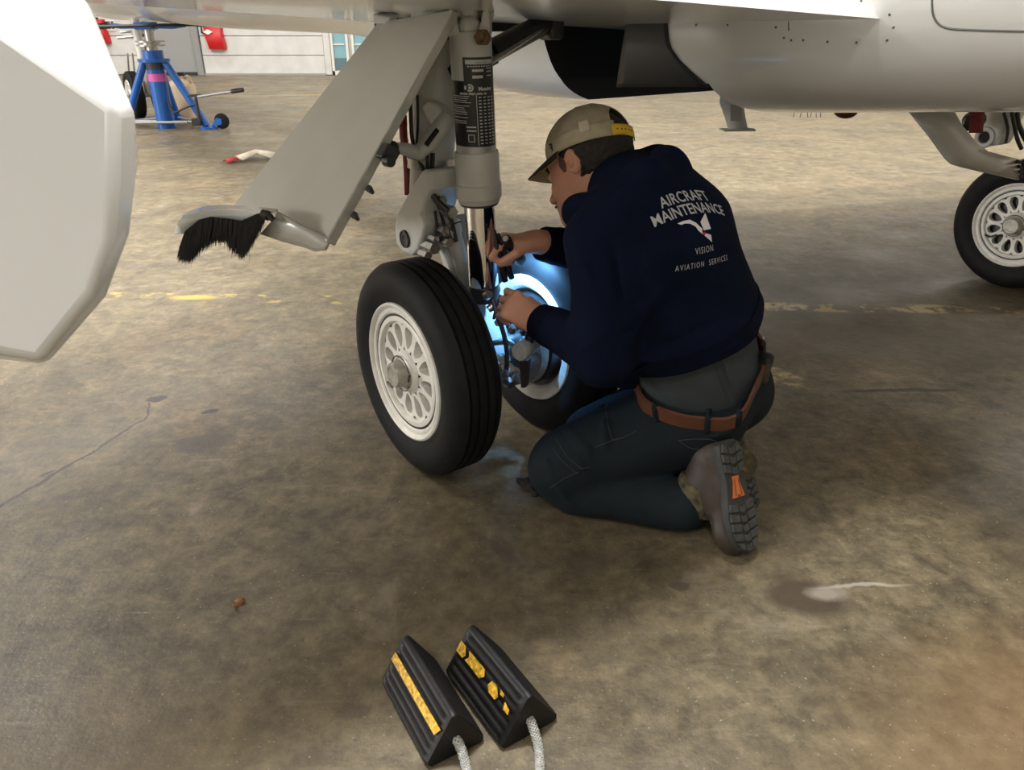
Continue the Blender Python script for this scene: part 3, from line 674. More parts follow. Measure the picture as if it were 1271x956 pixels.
# forward leg with pivot lug
lgm = MB().tube([at(549, 20, 2.0), at(545, 90, 1.985), at(538, 170, 1.97), at(534, 240, 1.965)], [.075, .066, .056, .054], 28)
leg = obj('main_leg', lgm, grey_paint, ac, angle=60)
obj('leg_strap', MB().lathe([(-.012, .058), (-.012, .062), (-.007, .062), (-.007, .0605), (.007, .0605), (.007, .062), (.012, .062), (.012, .058)], at(535.5, 201, 1.968), Z*.99+V3(.02, 0, 0), 36), steel, leg)
lug = [(524, 210), (511, 230), (492, 264), (489, 284), (491, 303), (499, 314), (511, 318), (518, 311), (524, 293), (527, 281), (523, 268), (527, 252), (533, 236), (533, 212)]
PLn = -L; p0 = at(506, 296, 1.94)
obj('pivot_lug', MB().prism([onplane(x, y, p0, PLn) for x, y in lug], L*.10), grey_paint, leg, smooth=False, bevel=.009, seg=3)
pc = onplane(503.5, 296.5, p0, PLn)
obj('pivot_bush', MB().lathe([(.0, .012), (.004, .012), (.004, .017), (.0015, .018), (.006, .019), (.006, .023), (0, .024)], pc-L*.0005, -L, 28), dark_metal, leg)
obj('pivot_bore', MB().lathe([(-.0, .0005), (.003, .011), (.003, .0135)], pc, -L, 20), mat('bore_brown', (.03, .014, .012), .6), leg)
lk = MB().tube([at(487, 183, 1.80), at(503, 185, 1.83), at(522, 191, 1.87)], [.011, .0155, .016], 12).tube([at(518, 192, 1.86), at(534, 176, 1.88), at(556, 146, 1.91)], [.015, .0215, .0225], 12)
link = obj('door_link', lk, grey_paint, leg)
obj('link_slot', MB().tube([at(529, 180, 1.846), at(543, 161, 1.866)], .006, 8), black_void, link)
obj('link_knuckle', MB().ball(at(487, 184, 1.795), (.016, .016, .017)).cyl(at(484, 178, 1.79), at(489, 196, 1.80), .006, .006, 8), dark_metal, link)
obj('link_lug', MB().prism([at(521, 133, 1.90), at(530, 124, 1.90), at(542, 128, 1.90), at(556, 150, 1.90), at(545, 162, 1.90), at(534, 158, 1.90)], (.03, .05, 0)), grey_paint, leg, smooth=False, bevel=.006)
hs = MB()
for pts, r in (([(509, 128, 1.90), (510, 150, 1.91), (511, 172, 1.9), (516, 190, 1.93), (526, 212, 1.90)], .005), ([(518, 118, 1.92), (519, 150, 1.91), (517, 178, 1.93)], .0035),
               ([(526, 184, 1.88), (531, 196, 1.89), (529, 222, 1.885), (536, 240, 1.885), (546, 258, 1.88), (552, 282, 1.88)], .0045), ([(537, 190, 1.9), (536, 225, 1.885), (545, 250, 1.87), (560, 270, 1.86), (566, 300, 1.86)], .006),
               ([(528, 222, 1.87), (540, 248, 1.86), (556, 262, 1.855)], .008), ([(540, 262, 1.87), (543, 285, 1.87), (537, 300, 1.88), (530, 312, 1.88)], .004), ([(572, 275, 1.87), (562, 278, 1.85), (556, 288, 1.85), (565, 300, 1.86)], .0018)):
    obj('hydraulic_hose', MB().tube([at(*p) for p in pts], r, 7, smooth=3), hose_black, leg)
ft = MB()
for (px, py, Y, r) in ((545, 248, 1.885, .012), (556, 262, 1.87, .015), (548, 285, 1.875, .014), (534, 306, 1.885, .016), (560, 290, 1.87, .010), (527, 316, 1.88, .012), (538, 296, 1.87, .009), (553, 300, 1.868, .012)):
    c = at(px, py, Y); obj('hose_fitting', MB().cyl(c-A*r*1.6, c+A*r*1.6, r, r, 6), steel, leg, angle=30)
# trailing arm, axle, brakes
pv = pc+L*.16; arm = MB()
d_ = unit(MID-pv); up = unit(np.cross(np.cross(d_, Z), d_))
arm.ring_loft([[c+L*x*w_+up*y*h_ for x, y in ((-1, -.7), (-.7, -1), (.7, -1), (1, -.7), (1, .7), (.7, 1), (-.7, 1), (-1, .7))] for c, w_, h_ in ((pv-d_*.03, .05, .04), (pv+d_*.05, .055, .05), (pv*.5+MID*.5, .05, .055), (MID-d_*.03, .06, .05), (MID+d_*.05, .055, .045))])
arm_o = obj('trailing_arm', arm, grey_paint, ac, angle=50)
obj('axle', MB().cyl(MID-L*.2, MID+L*.2, .032, .032, 24), steel, arm_o)
ac2 = MB().cyl(at(563, 290, 1.90), at(580, 352, 1.91), .020, .020, 14).cyl(at(559, 276, 1.90), at(563, 290, 1.90), .026, .024, 14).cyl(at(580, 352, 1.91), at(588, 380, 1.92), .012, .012, 10).cyl(at(549, 290, 1.93), at(570, 350, 1.94), .016, .016, 12)
obj('brake_rod', ac2, grey_paint, arm_o, angle=35)
for sgn in (-1, 1):
    cal = MB(); base = MID+L*sgn*.105
    for k in range(5):
        q = math.radians(-70+30*k); c = base-A*.10*math.cos(q)+Z*.10*math.sin(q)
        cal.cyl(c-L*sgn*.055, c+L*sgn*.01, .020, .020, 14).cyl(c-L*sgn*.062, c-L*sgn*.055, .013, .013, 6)
    cal.lathe([(-.012, .075), (-.012, .124), (.012, .124), (.012, .075)], base, L*sgn, 36)
    obj('brake_caliper', cal, mat('caliper_grey', (.34, .34, .33), .4, .4, noise=.25, scale=50), arm_o, angle=35)
can_a, can_b = at(645, 437, 1.70), at(660, 428, 1.76); cd = unit(can_b-can_a); cl = np.linalg.norm(can_b-can_a)
cn = obj('brake_canister', MB().lathe([(0, .001), (0, .012), (-.003, .013), (-.003, .021), (.003, .0245), (cl*.45, .0245), (cl*.5, .0215), (cl*1.1, .0215), (cl*1.15, .001)], can_a, cd, 28), mat('canister_grey', (.40, .41, .40), .45, .2, noise=.15, scale=60), arm_o)
obj('canister_port', MB().cyl(at(656, 425, 1.735), at(659, 412, 1.735), .0125, .0125, 14).ball(at(659, 412, 1.73), .009), black_plastic, cn)
obj('canister_bracket', MB().prism([at(644, 448, 1.75), at(655, 448, 1.75), at(652, 482, 1.79), at(646, 482, 1.79)], (.01, .02, 0)), mat('bracket_brown', (.05, .035, .03), .6), cn, smooth=False, bevel=.003)
bp_ = MB()
for pts, r in (([(612, 372, 1.80), (617, 392, 1.775), (625, 412, 1.77), (630, 438, 1.78), (628, 465, 1.80)], .0065), ([(640, 404, 1.77), (650, 408, 1.765), (653, 416, 1.755)], .005), ([(622, 366, 1.80), (616, 380, 1.79), (613, 396, 1.79)], .004)):
    obj('braided_hose', MB().tube([at(*p) for p in pts], r, 8, smooth=3), mat('braid_violet', (.05, .05, .085), .5, .3, noise=.3, scale=300), arm_o)
br = MB()
for (px, py, Y, r, l_) in ((612, 380, 1.80, .012, .03), (620, 400, 1.80, .014, .03), (632, 425, 1.80, .010, .04), (636, 408, 1.79, .012, .02), (622, 445, 1.80, .013, .02), (628, 462, 1.80, .011, .03), (632, 476, 1.80, .015, .02), (606, 366, 1.80, .012, .02), (627, 372, 1.80, .010, .025), (640, 470, 1.80, .008, .02), (618, 425, 1.80, .009, .05)):
    c = at(px, py, Y); ax_ = unit(V3(RNG.uniform(-1, 1), RNG.uniform(-1, .2), RNG.uniform(-.6, .9))); obj('brake_fitting', MB().cyl(c-ax_*l_*.5, c+ax_*l_*.5, r, r*.8, RNG.choice((6, 12))), steel, arm_o, angle=30)
# wing bay, side brace
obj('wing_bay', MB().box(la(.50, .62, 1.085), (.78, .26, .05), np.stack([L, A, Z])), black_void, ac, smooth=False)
sb = obj('side_brace', MB().cyl(at(606, 66, 1.95), at(682, 26, 2.25), .027, .027, 20).cyl(at(560, 92, 1.95), at(612, 63, 1.95), .03, .03, 16), black_plastic, ac, angle=40)
obj('brace_rod', MB().cyl(at(606, 78, 1.90), at(676, 33, 2.18), .008, .008, 10), steel, sb)
obj('brace_fitting', MB().box(at(684, 32, 2.24), (.05, .06, .07), np.stack([L, A, Z])), dark_metal, sb, smooth=False, bevel=.01)
obj('hinge_bracket', MB().prism([at(462, 18, 2.02), at(486, 22, 2.0), at(480, 30, 2.0), at(463, 30, 2.02)], (.02, .03, .01)), white_paint, wing, smooth=False, bevel=.004)

# gear door: outboard panel leaning away from the leg
DP = [at(469, 27, 2.04), at(563, 11, 1.78), at(403, 300, 1.545)]; dn = unit(np.cross(DP[1]-DP[0], DP[2]-DP[0])); dn = dn if dn@(EYEP-DP[0]) > 0 else -dn
dpt = lambda x, y: onplane(x, y, DP[0], dn)
dpoly = [(469, 27), (563, 11), (548, 42), (404, 300), (397, 291), (376, 281), (345, 263), (318, 262), (290, 254), (330, 203), (400, 115)]
door = obj('gear_door', MB().prism([dpt(*p) for p in dpoly], -dn*.018), door_paint, ac, smooth=False, bevel=.004, seg=2)
e0, e1 = dpt(560, 16), dpt(404, 299)
fl = MB(); ed = unit(e1-e0); el = np.linalg.norm(e1-e0); side = unit(np.cross(ed, dn)); side = side if side[0] > 0 else -side
fl.prism([e0+ed*el*.02, e1, e1-dn*.022, e0+ed*el*.02-dn*.018], side*.006)
dd = obj('door_edge', fl, mat('edge_grey', (.40, .40, .37), .4, noise=.15, scale=30), door, smooth=False, bevel=.002, seg=1)
for t, big in ((.60, 1), (.745, 0), (.86, 0)):
    c = e0+ed*el*t+side*.012-dn*.016
    if big:
        ko = obj('door_roller', MB().box(c+side*.014, (.034, .030, .034), np.stack([ed, side, dn])).cyl(c+side*.02+ed*.016, c+side*.045+ed*.016, .012, .012, 10), black_plastic, door, smooth=False, bevel=.003)
    else: obj('door_tab', MB().prism([c-ed*.008, c+ed*.008, c+ed*.010+side*.022, c+ed*.004+side*.024], -dn*.012), dark_metal, door, smooth=False, bevel=.002, seg=1)
# lower lip returning under the door
lip = MB().ring_loft([[at(345, 263, 1.62), at(376, 281, 1.59), at(411, 296, 1.545), at(404, 310, 1.55)], [at(340, 272, 1.63), at(372, 288, 1.60), at(404, 305, 1.56), at(402, 311, 1.56)], [at(324, 290, 1.66), at(350, 299, 1.63), at(382, 308, 1.59), at(392, 312, 1.58)]], cap=False, closed=False)
obj('door_lip', lip, door_paint, door, angle=12, solid=.006, recalc=False)
# hinged end flap carrying the brush
fa = [(218, 289, 1.66), (222, 276, 1.66), (228, 270, 1.665), (251, 264, 1.675), (275, 262, 1.68), (300, 262, 1.67), (322, 266, 1.65), (338, 262, 1.63)]
up_ = [(224, 281, 1.69), (226, 268, 1.72), (236, 263, 1.735), (256, 257, 1.75), (278, 256, 1.75), (304, 257, 1.73), (326, 259, 1.70), (345, 261, 1.66)]
lo_ = [(217, 291, 1.655), (229, 290, 1.655), (245, 275, 1.66), (256, 273, 1.665), (276, 275, 1.67), (299, 279, 1.66), (318, 268, 1.65), (334, 262, 1.63)]
flap_ring = [[at(*p) for p in up_], [at(*p) for p in fa], [at(*p) for p in lo_]]
fb = obj('end_flap', MB().ring_loft(flap_ring, cap=False, closed=False), mat('flap_white', (.80, .82, .80), .2, coat=.5), door, angle=25, solid=.006, recalc=False)
obj('flap_clip', MB().cyl(at(331, 265, 1.615), at(339, 273, 1.61), .009, .006, 10).cyl(at(326, 266, 1.62), at(333, 268, 1.615), .011, .011, 8), dark_metal, fb, angle=30)
bq = MB(); rb = random.Random(11)
tops = [(230, 289, 1.665), (247, 275, 1.665), (262, 271, 1.67), (280, 273, 1.67), (300, 276, 1.66), (318, 268, 1.65), (328, 265, 1.64)]
bots = [(222, 322, 1.665), (234, 326, 1.665), (246, 313, 1.665), (262, 301, 1.67), (280, 298, 1.67), (290, 313, 1.665), (301, 321, 1.655), (312, 302, 1.65), (322, 281, 1.645)]
def along(P, t):
    k = t*(len(P)-1); i = min(int(k), len(P)-2); f_ = k-i; return [P[i][j]*(1-f_)+P[i+1][j]*f_ for j in range(3)]
for i in range(3200):
    t = rb.random(); p = along(tops, min(1, max(0, t+rb.uniform(-.02, .02)))); q = along(bots, t); dy = rb.uniform(-.03, .035)
    a_ = at(p[0], p[1]-2, p[2]+dy); b2 = at(q[0]+rb.gauss(0, 2), q[1]+rb.gauss(0, 3), q[2]+dy*1.2); m_ = (a_+b2)/2+V3(rb.gauss(0, .002), 0, 0)
    k = V3(.0012, 0, 0); bq.add([a_-k, a_+k, m_-k*.9, m_+k*.9, b2], [(0, 1, 3, 2), (2, 3, 4)])
o = obj('brush_seal', bq, mat('bristle_black', (.008, .008, .008), .6), fb, smooth=False, recalc=False); o['kind'] = 'stuff'

# far main gear
fgl = [(1214, 132), (1216, 150), (1211, 162), (1211, 176), (1217, 183), (1226, 182), (1236, 180), (1246, 160), (1258, 132)]
fp0 = at(1223, 170, 3.28)
fleg = obj('main_leg', MB().prism([onplane(x, y, fp0, -LF) for x, y in fgl], LF*.12), grey_paint, ac, smooth=False, bevel=.012)
fpc = onplane(1222.5, 170.5, fp0, -LF)
obj('pivot_bush', MB().lathe([(0, .022), (.008, .024), (.010, .028), (.008, .040), (0, .044)], fpc, -LF, 28), grey_paint, fleg)
obj('pivot_bore', MB().lathe([(.001, .0005), (.003, .021), (.003, .024)], fpc, -LF, 20), black_void, fleg)
obj('leg_bracket', MB().prism([at(1235, 182, 3.22), at(1244, 166, 3.22), at(1250, 176, 3.22)], (.02, .04, 0)).prism([at(1246, 164, 3.24), at(1254, 148, 3.24), at(1256, 160, 3.24), at(1250, 168, 3.24)], (.02, .04, 0)), grey_paint, fleg, smooth=False, bevel=.006)
fh = MB()
for pts, r in (([(1254, 128, 3.2), (1258, 150, 3.2), (1262, 172, 3.2), (1268, 185, 3.2)], .008), ([(1264, 128, 3.25), (1262, 150, 3.22), (1270, 168, 3.2), (1276, 180, 3.2)], .01), ([(1246, 140, 3.2), (1252, 160, 3.2), (1248, 178, 3.2)], .006)): obj('hydraulic_hose', MB().tube([at(*p) for p in pts], r, 7, smooth=2), hose_black, fleg)
obj('shock_strut', MB().cyl(at(1290, 105, 3.42), at(1292, 215, 3.42), .055, .05, 24).cyl(at(1292, 215, 3.42), WF+LF*.2, .04, .04, 20), grey_paint, ac, angle=40)
obj('axle', MB().cyl(WF-LF*.0, WF+LF*.4, .032, .032, 20), steel, fleg)
fe = MB().cyl(at(1200, 158, 3.18), at(1206, 147, 3.22), .018, .03, 12).cyl(at(1203, 150, 3.2), at(1215, 148, 3.25), .03, .03, 12)
obj('lock_pin', fe, dark_metal, fleg, angle=35)
fd = [(1127, 136, 3.0), (1153, 168, 3.0), (1174, 197, 3.0), (1182, 204, 3.0), (1194, 208, 3.02), (1230, 216, 3.06), (1263, 223, 3.1)]
fu = [(1180, 134, 3.05), (1193, 157, 3.05), (1204, 170, 3.05), (1213, 180, 3.05), (1224, 188, 3.07), (1245, 194, 3.10), (1266, 199, 3.13)]
fdo = obj('gear_door', MB().ring_loft([[at(*p) for p in fd], [at((p[0]+q[0])/2-1, (p[1]+q[1])/2, (p[2]+q[2])/2-.008) for p, q in zip(fd, fu)], [at(*p) for p in fu]], cap=False, closed=False), door_paint, ac, angle=45, solid=.015, recalc=False)
nt_ = MB()
for k in range(4):
    c = at(1264+.8*k, 201+6*k, 3.10); nt_.cyl(c-V3(0, .012, 0), c+V3(0, .012, 0), .007, .007, 10)
obj('door_fastener', nt_, dark_metal, fdo)['kind'] = 'stuff'
# nose gear far ahead
ng = MB().cyl(nw+L*.17+Z*.95, nw+L*.17, .055, .045, 16).cyl(nw-L*.1, nw+L*.44, .03, .03, 12)
ngo = obj('nose_strut', ng, white_paint, ac, angle=40)
tr = MB().prism([at(158, 43, 10.2), at(168, 40, 10.2), at(181, 55, 10.2), at(191, 76, 10.2), at(184, 80, 10.2), at(172, 62, 10.2)], (0, .06, 0))
obj('drag_link', tr, white_paint, ngo, smooth=False, bevel=.01)
obj('drag_link_slot', MB().prism([at(173, 55, 10.17), at(177, 54, 10.17), at(183, 64, 10.17), at(180, 66, 10.17)], (0, .02, 0)), dark_metal, ngo, smooth=False)
obj('drag_fitting', MB().cyl(at(146, 47, 10.2), at(190, 43, 10.2), .018, .018, 8).cyl(at(150, 40, 10.3), at(192, 37, 10.3), .014, .014, 8).box(at(172, 41, 10.2), (.12, .1, .06)).cyl(at(158, 66, 10.3), at(160, 92, 10.3), .014, .014, 8).cyl(at(164, 66, 10.3), at(167, 92, 10.3), .014, .014, 8), steel, ngo, smooth=False)

# red streamers hanging from both gears
def streamer(pts, wd, label, dvec=(1, 0, 0)):
    P = [at(*p) for p in pts]; d = unit(dvec)*wd/2; e = thing('warning_streamer', tuple(P[-1]), label, 'streamer')
    obj('webbing', MB().ring_loft([[p-d, p+d*.4+V3(0, -.004, 0), p+d] for p in P], cap=False, closed=False), red_cloth, e, angle=60, solid=.003, recalc=False)
    obj('stitched_end', MB().box(P[0], (wd*1.1, .008, .03)), red_cloth, e, smooth=False, bevel=.002, seg=1)
streamer([(500, 150, 2.06), (501, 170, 2.06), (505, 195, 2.06), (506, 215, 2.06), (507, 242, 2.06)], .020, 'narrow dark red streamer hanging behind the near gear leg')
streamer([(1213, 136, 3.14), (1213, 146, 3.13), (1212, 156, 3.13), (1211, 165, 3.13)], .055, 'wide dark red streamer wrapped at the far gear leg')

# ------------------------------------------------------------------ wheel chocks
chock_rub = mat('chock_rubber', (.0065, .0065, .007), .5, noise=.2, scale=60, bump=.25, bscale=120, spec=.4)
tape = mat('chock_tape', (.66, .38, .035), .5, noise=.6, scale=150, bump=.5, bscale=300)
rope_m = mat('braided_rope', (.42, .42, .40), .7, noise=.25, scale=120)
def chock(nl, nr, fl_, label, worn, rope):
    nl, nr, f3 = ground(*nl), ground(*nr), ground(*fl_); ax_ = unit(f3-nl); ln = np.linalg.norm(f3-nl); wv = nr-nl; wv = wv-ax_*(wv@ax_); wd = np.linalg.norm(wv); wv = unit(wv)
    e = thing('wheel_chock', tuple(nl+wv*wd/2+ax_*ln/2), label, 'chock', None)
    H = .092; sec = []
    def slope(a, b, n, s_):
        out = []
        for k in range(n):
            for t, dep in ((.0, 0), (.10, .0045), (.30, .0045), (.42, 0)):
                tt = (k+.12+t*.9)/n; p = a*(1-tt)+b*tt; nn = unit(V3(-(b-a)[1], (b-a)[0])); out.append(p-nn*dep*(-1 if s_ else 1)*-1)
        return out
    bl, tl, tr_, brr = V3(.0, .012), V3(wd/2-.007, H-.003), V3(wd/2+.007, H-.003), V3(wd, .012)
    sec = [V3(.006, 0), V3(0, .006), bl]+[p for p in slope(bl, tl, 6, 1)]+[tl, V3(wd/2-.003, H), V3(wd/2+.003, H), tr_]+[p for p in slope(tr_, brr, 6, 1)]+[brr, V3(wd, .006), V3(wd-.006, 0)]
    def ringat(d, k):
        c = V3(wd/2, H*.4); return [nl+wv*(c[0]+(p[0]-c[0])*k)+Z*max(.0, (c[1]+(p[1]-c[1])*k) if k < 1 else p[1])+ax_*d for p in sec]
    grooved = sec; plain = []
    for a_, b_ in ((bl, tl), (tr_, brr)):
        plain.append([a_*(1-t)+b_*t for t in np.linspace(.02, .98, 24)])
    plain = [V3(.006, 0), V3(0, .006), bl]+plain[0]+[tl, V3(wd/2-.003, H), V3(wd/2+.003, H), tr_]+plain[1]+[brr, V3(wd, .006), V3(wd-.006, 0)]
    rings = []
    for d, k, s_ in ((0, .96, plain), (.004, .99, plain), (.011, 1, plain), (.017, 1, grooved), (ln-.017, 1, grooved), (ln-.011, 1, plain), (ln-.004, .99, plain), (ln, .96, plain)):
        sec = s_; rings.append(ringat(d, k))
    body = obj('chock_body', MB().ring_loft(rings), chock_rub, e, angle=50)
    s0, s1 = V3(0, .012), V3(wd/2-.007, H-.003); sn = unit(V3(-(s1-s0)[1], (s1-s0)[0]))
    def on(u, d, h=.0026): p = s0*(1-u)+s1*u+sn*h; return nl+wv*p[0]+Z*p[1]+ax_*d
    tp = MB(); rr = random.Random(len(label))
    pieces = [[(.52, .012), (.70, .004), (.70, ln-.006), (.52, ln-.004)]] if not worn else [[(.50, ln-.004), (.72, ln-.004), (.72, ln-.020), (.58, ln-.030), (.50, ln-.026)], [(.52, ln-.034), (.62, ln-.040), (.72, ln-.034), (.73, ln-.086), (.62, ln-.092), (.52, ln-.084)], [(.50, ln-.118), (.58, ln-.108), (.70, ln-.112), (.72, ln-.126), (.58, ln-.140), (.50, ln-.136)], [(.66, ln-.142), (.73, ln-.138), (.72, ln-.150), (.67, ln-.150)], [(.52, ln-.162), (.64, ln-.158), (.60, ln-.174), (.52, ln-.176)]]
    for pc_ in pieces:
        q = [on(u, d) for u, d in pc_]; tp.prism(q, (wv*sn[0]+Z*sn[1])*.0012)
    obj('reflective_tape', tp, tape, body, smooth=False, recalc=True)
    hc = nl+wv*wd/2+Z*H*.42
    obj('rope_hole', MB().lathe([(-.0005, .0135), (-.003, .0125), (-.003, .0005)], hc+ax_*.004, ax_, 20), black_void, body)
    rp = [hc+ax_*.03, hc+ax_*.0]+[ground(x, y, z) for x, y, z in rope]
    P = [np.asarray(p) for p in rp]
    for _ in range(3):
        Q = [P[0]]
        for a_, b_ in zip(P, P[1:]): Q += [a_*.75+b_*.25, a_*.25+b_*.75]
        P = Q+[P[-1]]
    ro = obj('rope', MB().tube(P, .0068, 10), mat('rope_core', (.20, .20, .19), .8), e)
    D = np.concatenate([[0], np.cumsum([np.linalg.norm(b-a) for a, b in zip(P, P[1:])])]); tot = D[-1]; st_ = MB()
    for k in range(6):
        for hand in (1, -1):
            S = []
            for s_ in np.arange(0, tot, .0022):
                i = min(np.searchsorted(D, s_, 'right')-1, len(P)-2); f_ = (s_-D[i])/max(D[i+1]-D[i], 1e-9); c = P[i]*(1-f_)+P[i+1]*f_; t = unit(P[i+1]-P[i]); u = unit(np.cross(t, wv)); w_ = np.cross(t, u); q = hand*s_*210+k*PI/3
                S.append(c+(.0068+.0006*math.sin(s_*630+k+hand))*(u*math.cos(q)+w_*math.sin(q)))
            st_.tube(S, .0016, 4)
    o = obj('rope_braid', st_, rope_m, ro, angle=180, recalc=False); o['kind'] = 'stuff'
chock((530, 955), (607, 929), (474, 849), 'black ribbed rubber chock with one unbroken yellow stripe, left of the pair', False, [(571, 925, .024), (577, 945, .012), (584, 975, .007), (590, 1010, .007)])
chock((622, 933), (698, 901), (553, 838), 'black ribbed rubber chock with torn flaking yellow stripe, right of the pair', True, [(664, 910, .024), (669, 928, .012), (671, 960, .007), (668, 1010, .007)])

cs = thing('cloth_strip', tuple(ground(305, 201)), 'pale cloth strip with a red tip lying on the far floor beyond the gear door', 'cloth')
def wavy(pts, wd, m, nm):
    P = [ground(x, y)+Z*h for x, y, h in pts]; rows = []
    for i, p in enumerate(P):
        t = unit((P[min(i+1, len(P)-1)]-P[max(i-1, 0)])*V3(1, 1, 0)); s_ = np.cross(Z, t); rows.append([p-s_*wd, p+Z*.02, p+s_*wd])
    obj(nm, MB().ring_loft(rows, cap=False, closed=False), m, cs, angle=60, solid=.004, recalc=False)
wavy([(294, 201, .02), (305, 199, .04), (318, 197, .06), (330, 197, .05), (345, 199, .03)], .08, mat('strip_cream', (.62, .56, .46), .8, noise=.15, scale=12), 'strip')
wavy([(280, 203, .012), (287, 202, .02), (294, 201, .025)], .05, mat('strip_red', (.42, .035, .03), .8), 'red_tip')

# dry leaf and a dark rag on the floor
lf = thing('dry_leaf', tuple(ground(296, 749)), 'small crumpled brown dry leaf on the bare floor left of the chocks', 'leaf')
lm = MB(); c = ground(296, 749); N_ = 18; rim = []
for k in range(N_):
    q = 2*PI*k/N_; r = .013*(1+.35*math.sin(3*q+1)+.15*math.sin(7*q)); rim.append(c+V3(r*math.cos(q)*.75, r*math.sin(q)*1.2, .004+.004*math.sin(2*q)))
lm.add([c+V3(0, 0, .002)]+rim, [(0, 1+k, 1+(k+1) % N_) for k in range(N_)]); obj('leaf_blade', lm, mat('leaf_brown', (.22, .09, .03), .7, noise=.4, scale=120), lf, solid=.0006, recalc=False)
obj('leaf_stem', MB().tube([c+V3(0, -.008, .003), c+V3(.004, -.02, .004), c+V3(.003, -.028, .003)], .0007, 5), mat('leaf_brown', (0, 0, 0)), lf)

# ------------------------------------------------------------------ the kneeling mechanic
man = thing('person', (.40, 1.62, 0), 'person kneeling beside the wheel in navy hooded sweatshirt, dark trousers and tan cap', 'person')
skin = mat('skin', (.60, .30, .205), .5, noise=.06, scale=30, bump=.12, bscale=220)
navy = mat('navy_fleece', (.0030, .0056, .0175), .95, noise=.2, scale=8, bump=.25, bscale=420, spec=.1)
rib = mat('navy_rib', (.0024, .0042, .013), .95, bump=.4, bscale=300, spec=.1)
trouser_m = mat('dark_canvas', (.0095, .0150, .0190), .9, noise=.2, scale=9, bump=.3, bscale=500, spec=.2)
shirt_m = mat('grey_work_shirt', (.031, .039, .044), .85, noise=.08, scale=6, bump=.2, bscale=500)
leather = mat('brown_boot_leather', (.042, .030, .022), .6, noise=.25, scale=30, bump=.3, bscale=90)
sole_m = mat('boot_sole_rubber', (.035, .036, .034), .7, noise=.2, scale=50)
SD = unit(V3(-.60, -.80, 0)); BK = V3(.80, -.60, 0)           # to his left, and out of his back
PEL = V3(.462, 1.65, .285)
SPINE = [(V3(.462, 1.655, .33), .185, .140), (V3(.415, 1.655, .445), .195, .160), (V3(.335, 1.655, .638), .195, .145), (V3(.288, 1.675, .715), .165, .115), (V3(.255, 1.705, .752), .09, .075)]
SHL, SHR = V3(.197, 1.572, .668), V3(.372, 1.84, .705)
ELL_, ELR = V3(.200, 1.50, .435), V3(.31, 1.985, .50)
WRL, WRR = at(668, 398, 1.68), at(667, 300, 1.835)
# head frame
def nrm3(f, u): f = unit(f); u = unit(u-f*(u@f)); return f, u, np.cross(u, f)
HF0 = V3(-.83, .558, 0); pt_ = math.radians(27); hf = unit(HF0*math.cos(pt_)-Z*math.sin(pt_)); hs0 = V3(-.558, -.83, 0); hu0 = np.cross(hf, hs0); hu0 = hu0 if hu0[2] > 0 else -hu0
ro_ = math.radians(15); HU = hu0*math.cos(ro_)-hs0*math.sin(ro_); HS = hs0*math.cos(ro_)+hu0*math.sin(ro_); HF = hf
EAR = at(712, 199, 1.70); HC = EAR-HS*.076+HF*.012
def H(f, u, s=0): return HC+HF*f+HU*u+HS*s
HAX = (HF, HU, HS)
def head_sdf():
    base = uni(.03, ell(H(-.012, .028), (.098, .088, .077), HAX), ell(H(.028, -.035), (.066, .085, .062), HAX), ell(H(.052, -.085), (.040, .034, .042), HAX), ell(H(.070, -.108), (.020, .018, .024), HAX))
    base = uni(.02, base, rcone(H(-.03, -.05), SPINE[4][0]+V3(.005, -.005, -.02), .056, .066))
    nose = uni(.010, rcone(H(.088, .004), H(.112, -.040), .0075, .0105), ell(H(.106, -.042, .011), (.009, .008, .007), HAX), ell(H(.106, -.042, -.011), (.009, .008, .007), HAX))
    base = uni(.012, base, nose)
    brow = uni(.01, rcone(H(.090, .020, .008), H(.072, .022, .045), .007, .006), rcone(H(.090, .020, -.008), H(.072, .022, -.045), .007, .006))
    base = uni(.012, base, brow)
    for s_ in (1, -1):
        base = sub(base, ell(H(.093, .002, .030*s_), (.010, .009, .014), HAX), .012)
        base = uni(.003, base, ell(H(.079, .001, .031*s_), (.0125, .0115, .0125), HAX))
        base = uni(.012, base, ell(H(.066, -.035, .040*s_), (.018, .020, .016), HAX))
        ear = ell(H(-.012, -.002, .079*s_), (.0160, .029, .010), (HF, HU+HF*-.18, HS*s_+HF*-.35))
        ear = sub(ear, ell(H(-.0065, .000, .0930*s_), (.0105, .0195, .0145), (HF, HU+HF*-.18, HS*s_+HF*-.35)), .004)
        base = uni(.006, base, ear)
    lips = uni(.004, ell(H(.094, -.070), (.009, .0055, .022), HAX), ell(H(.091, -.081), (.009, .006, .019), HAX))
    return uni(.007, base, lips)
def hand(W, d, n, t, flex, r0=.0090, curl=1.0, thumb=None):
    d, n, t = nrm3(d, n)[0], None, t
    return None
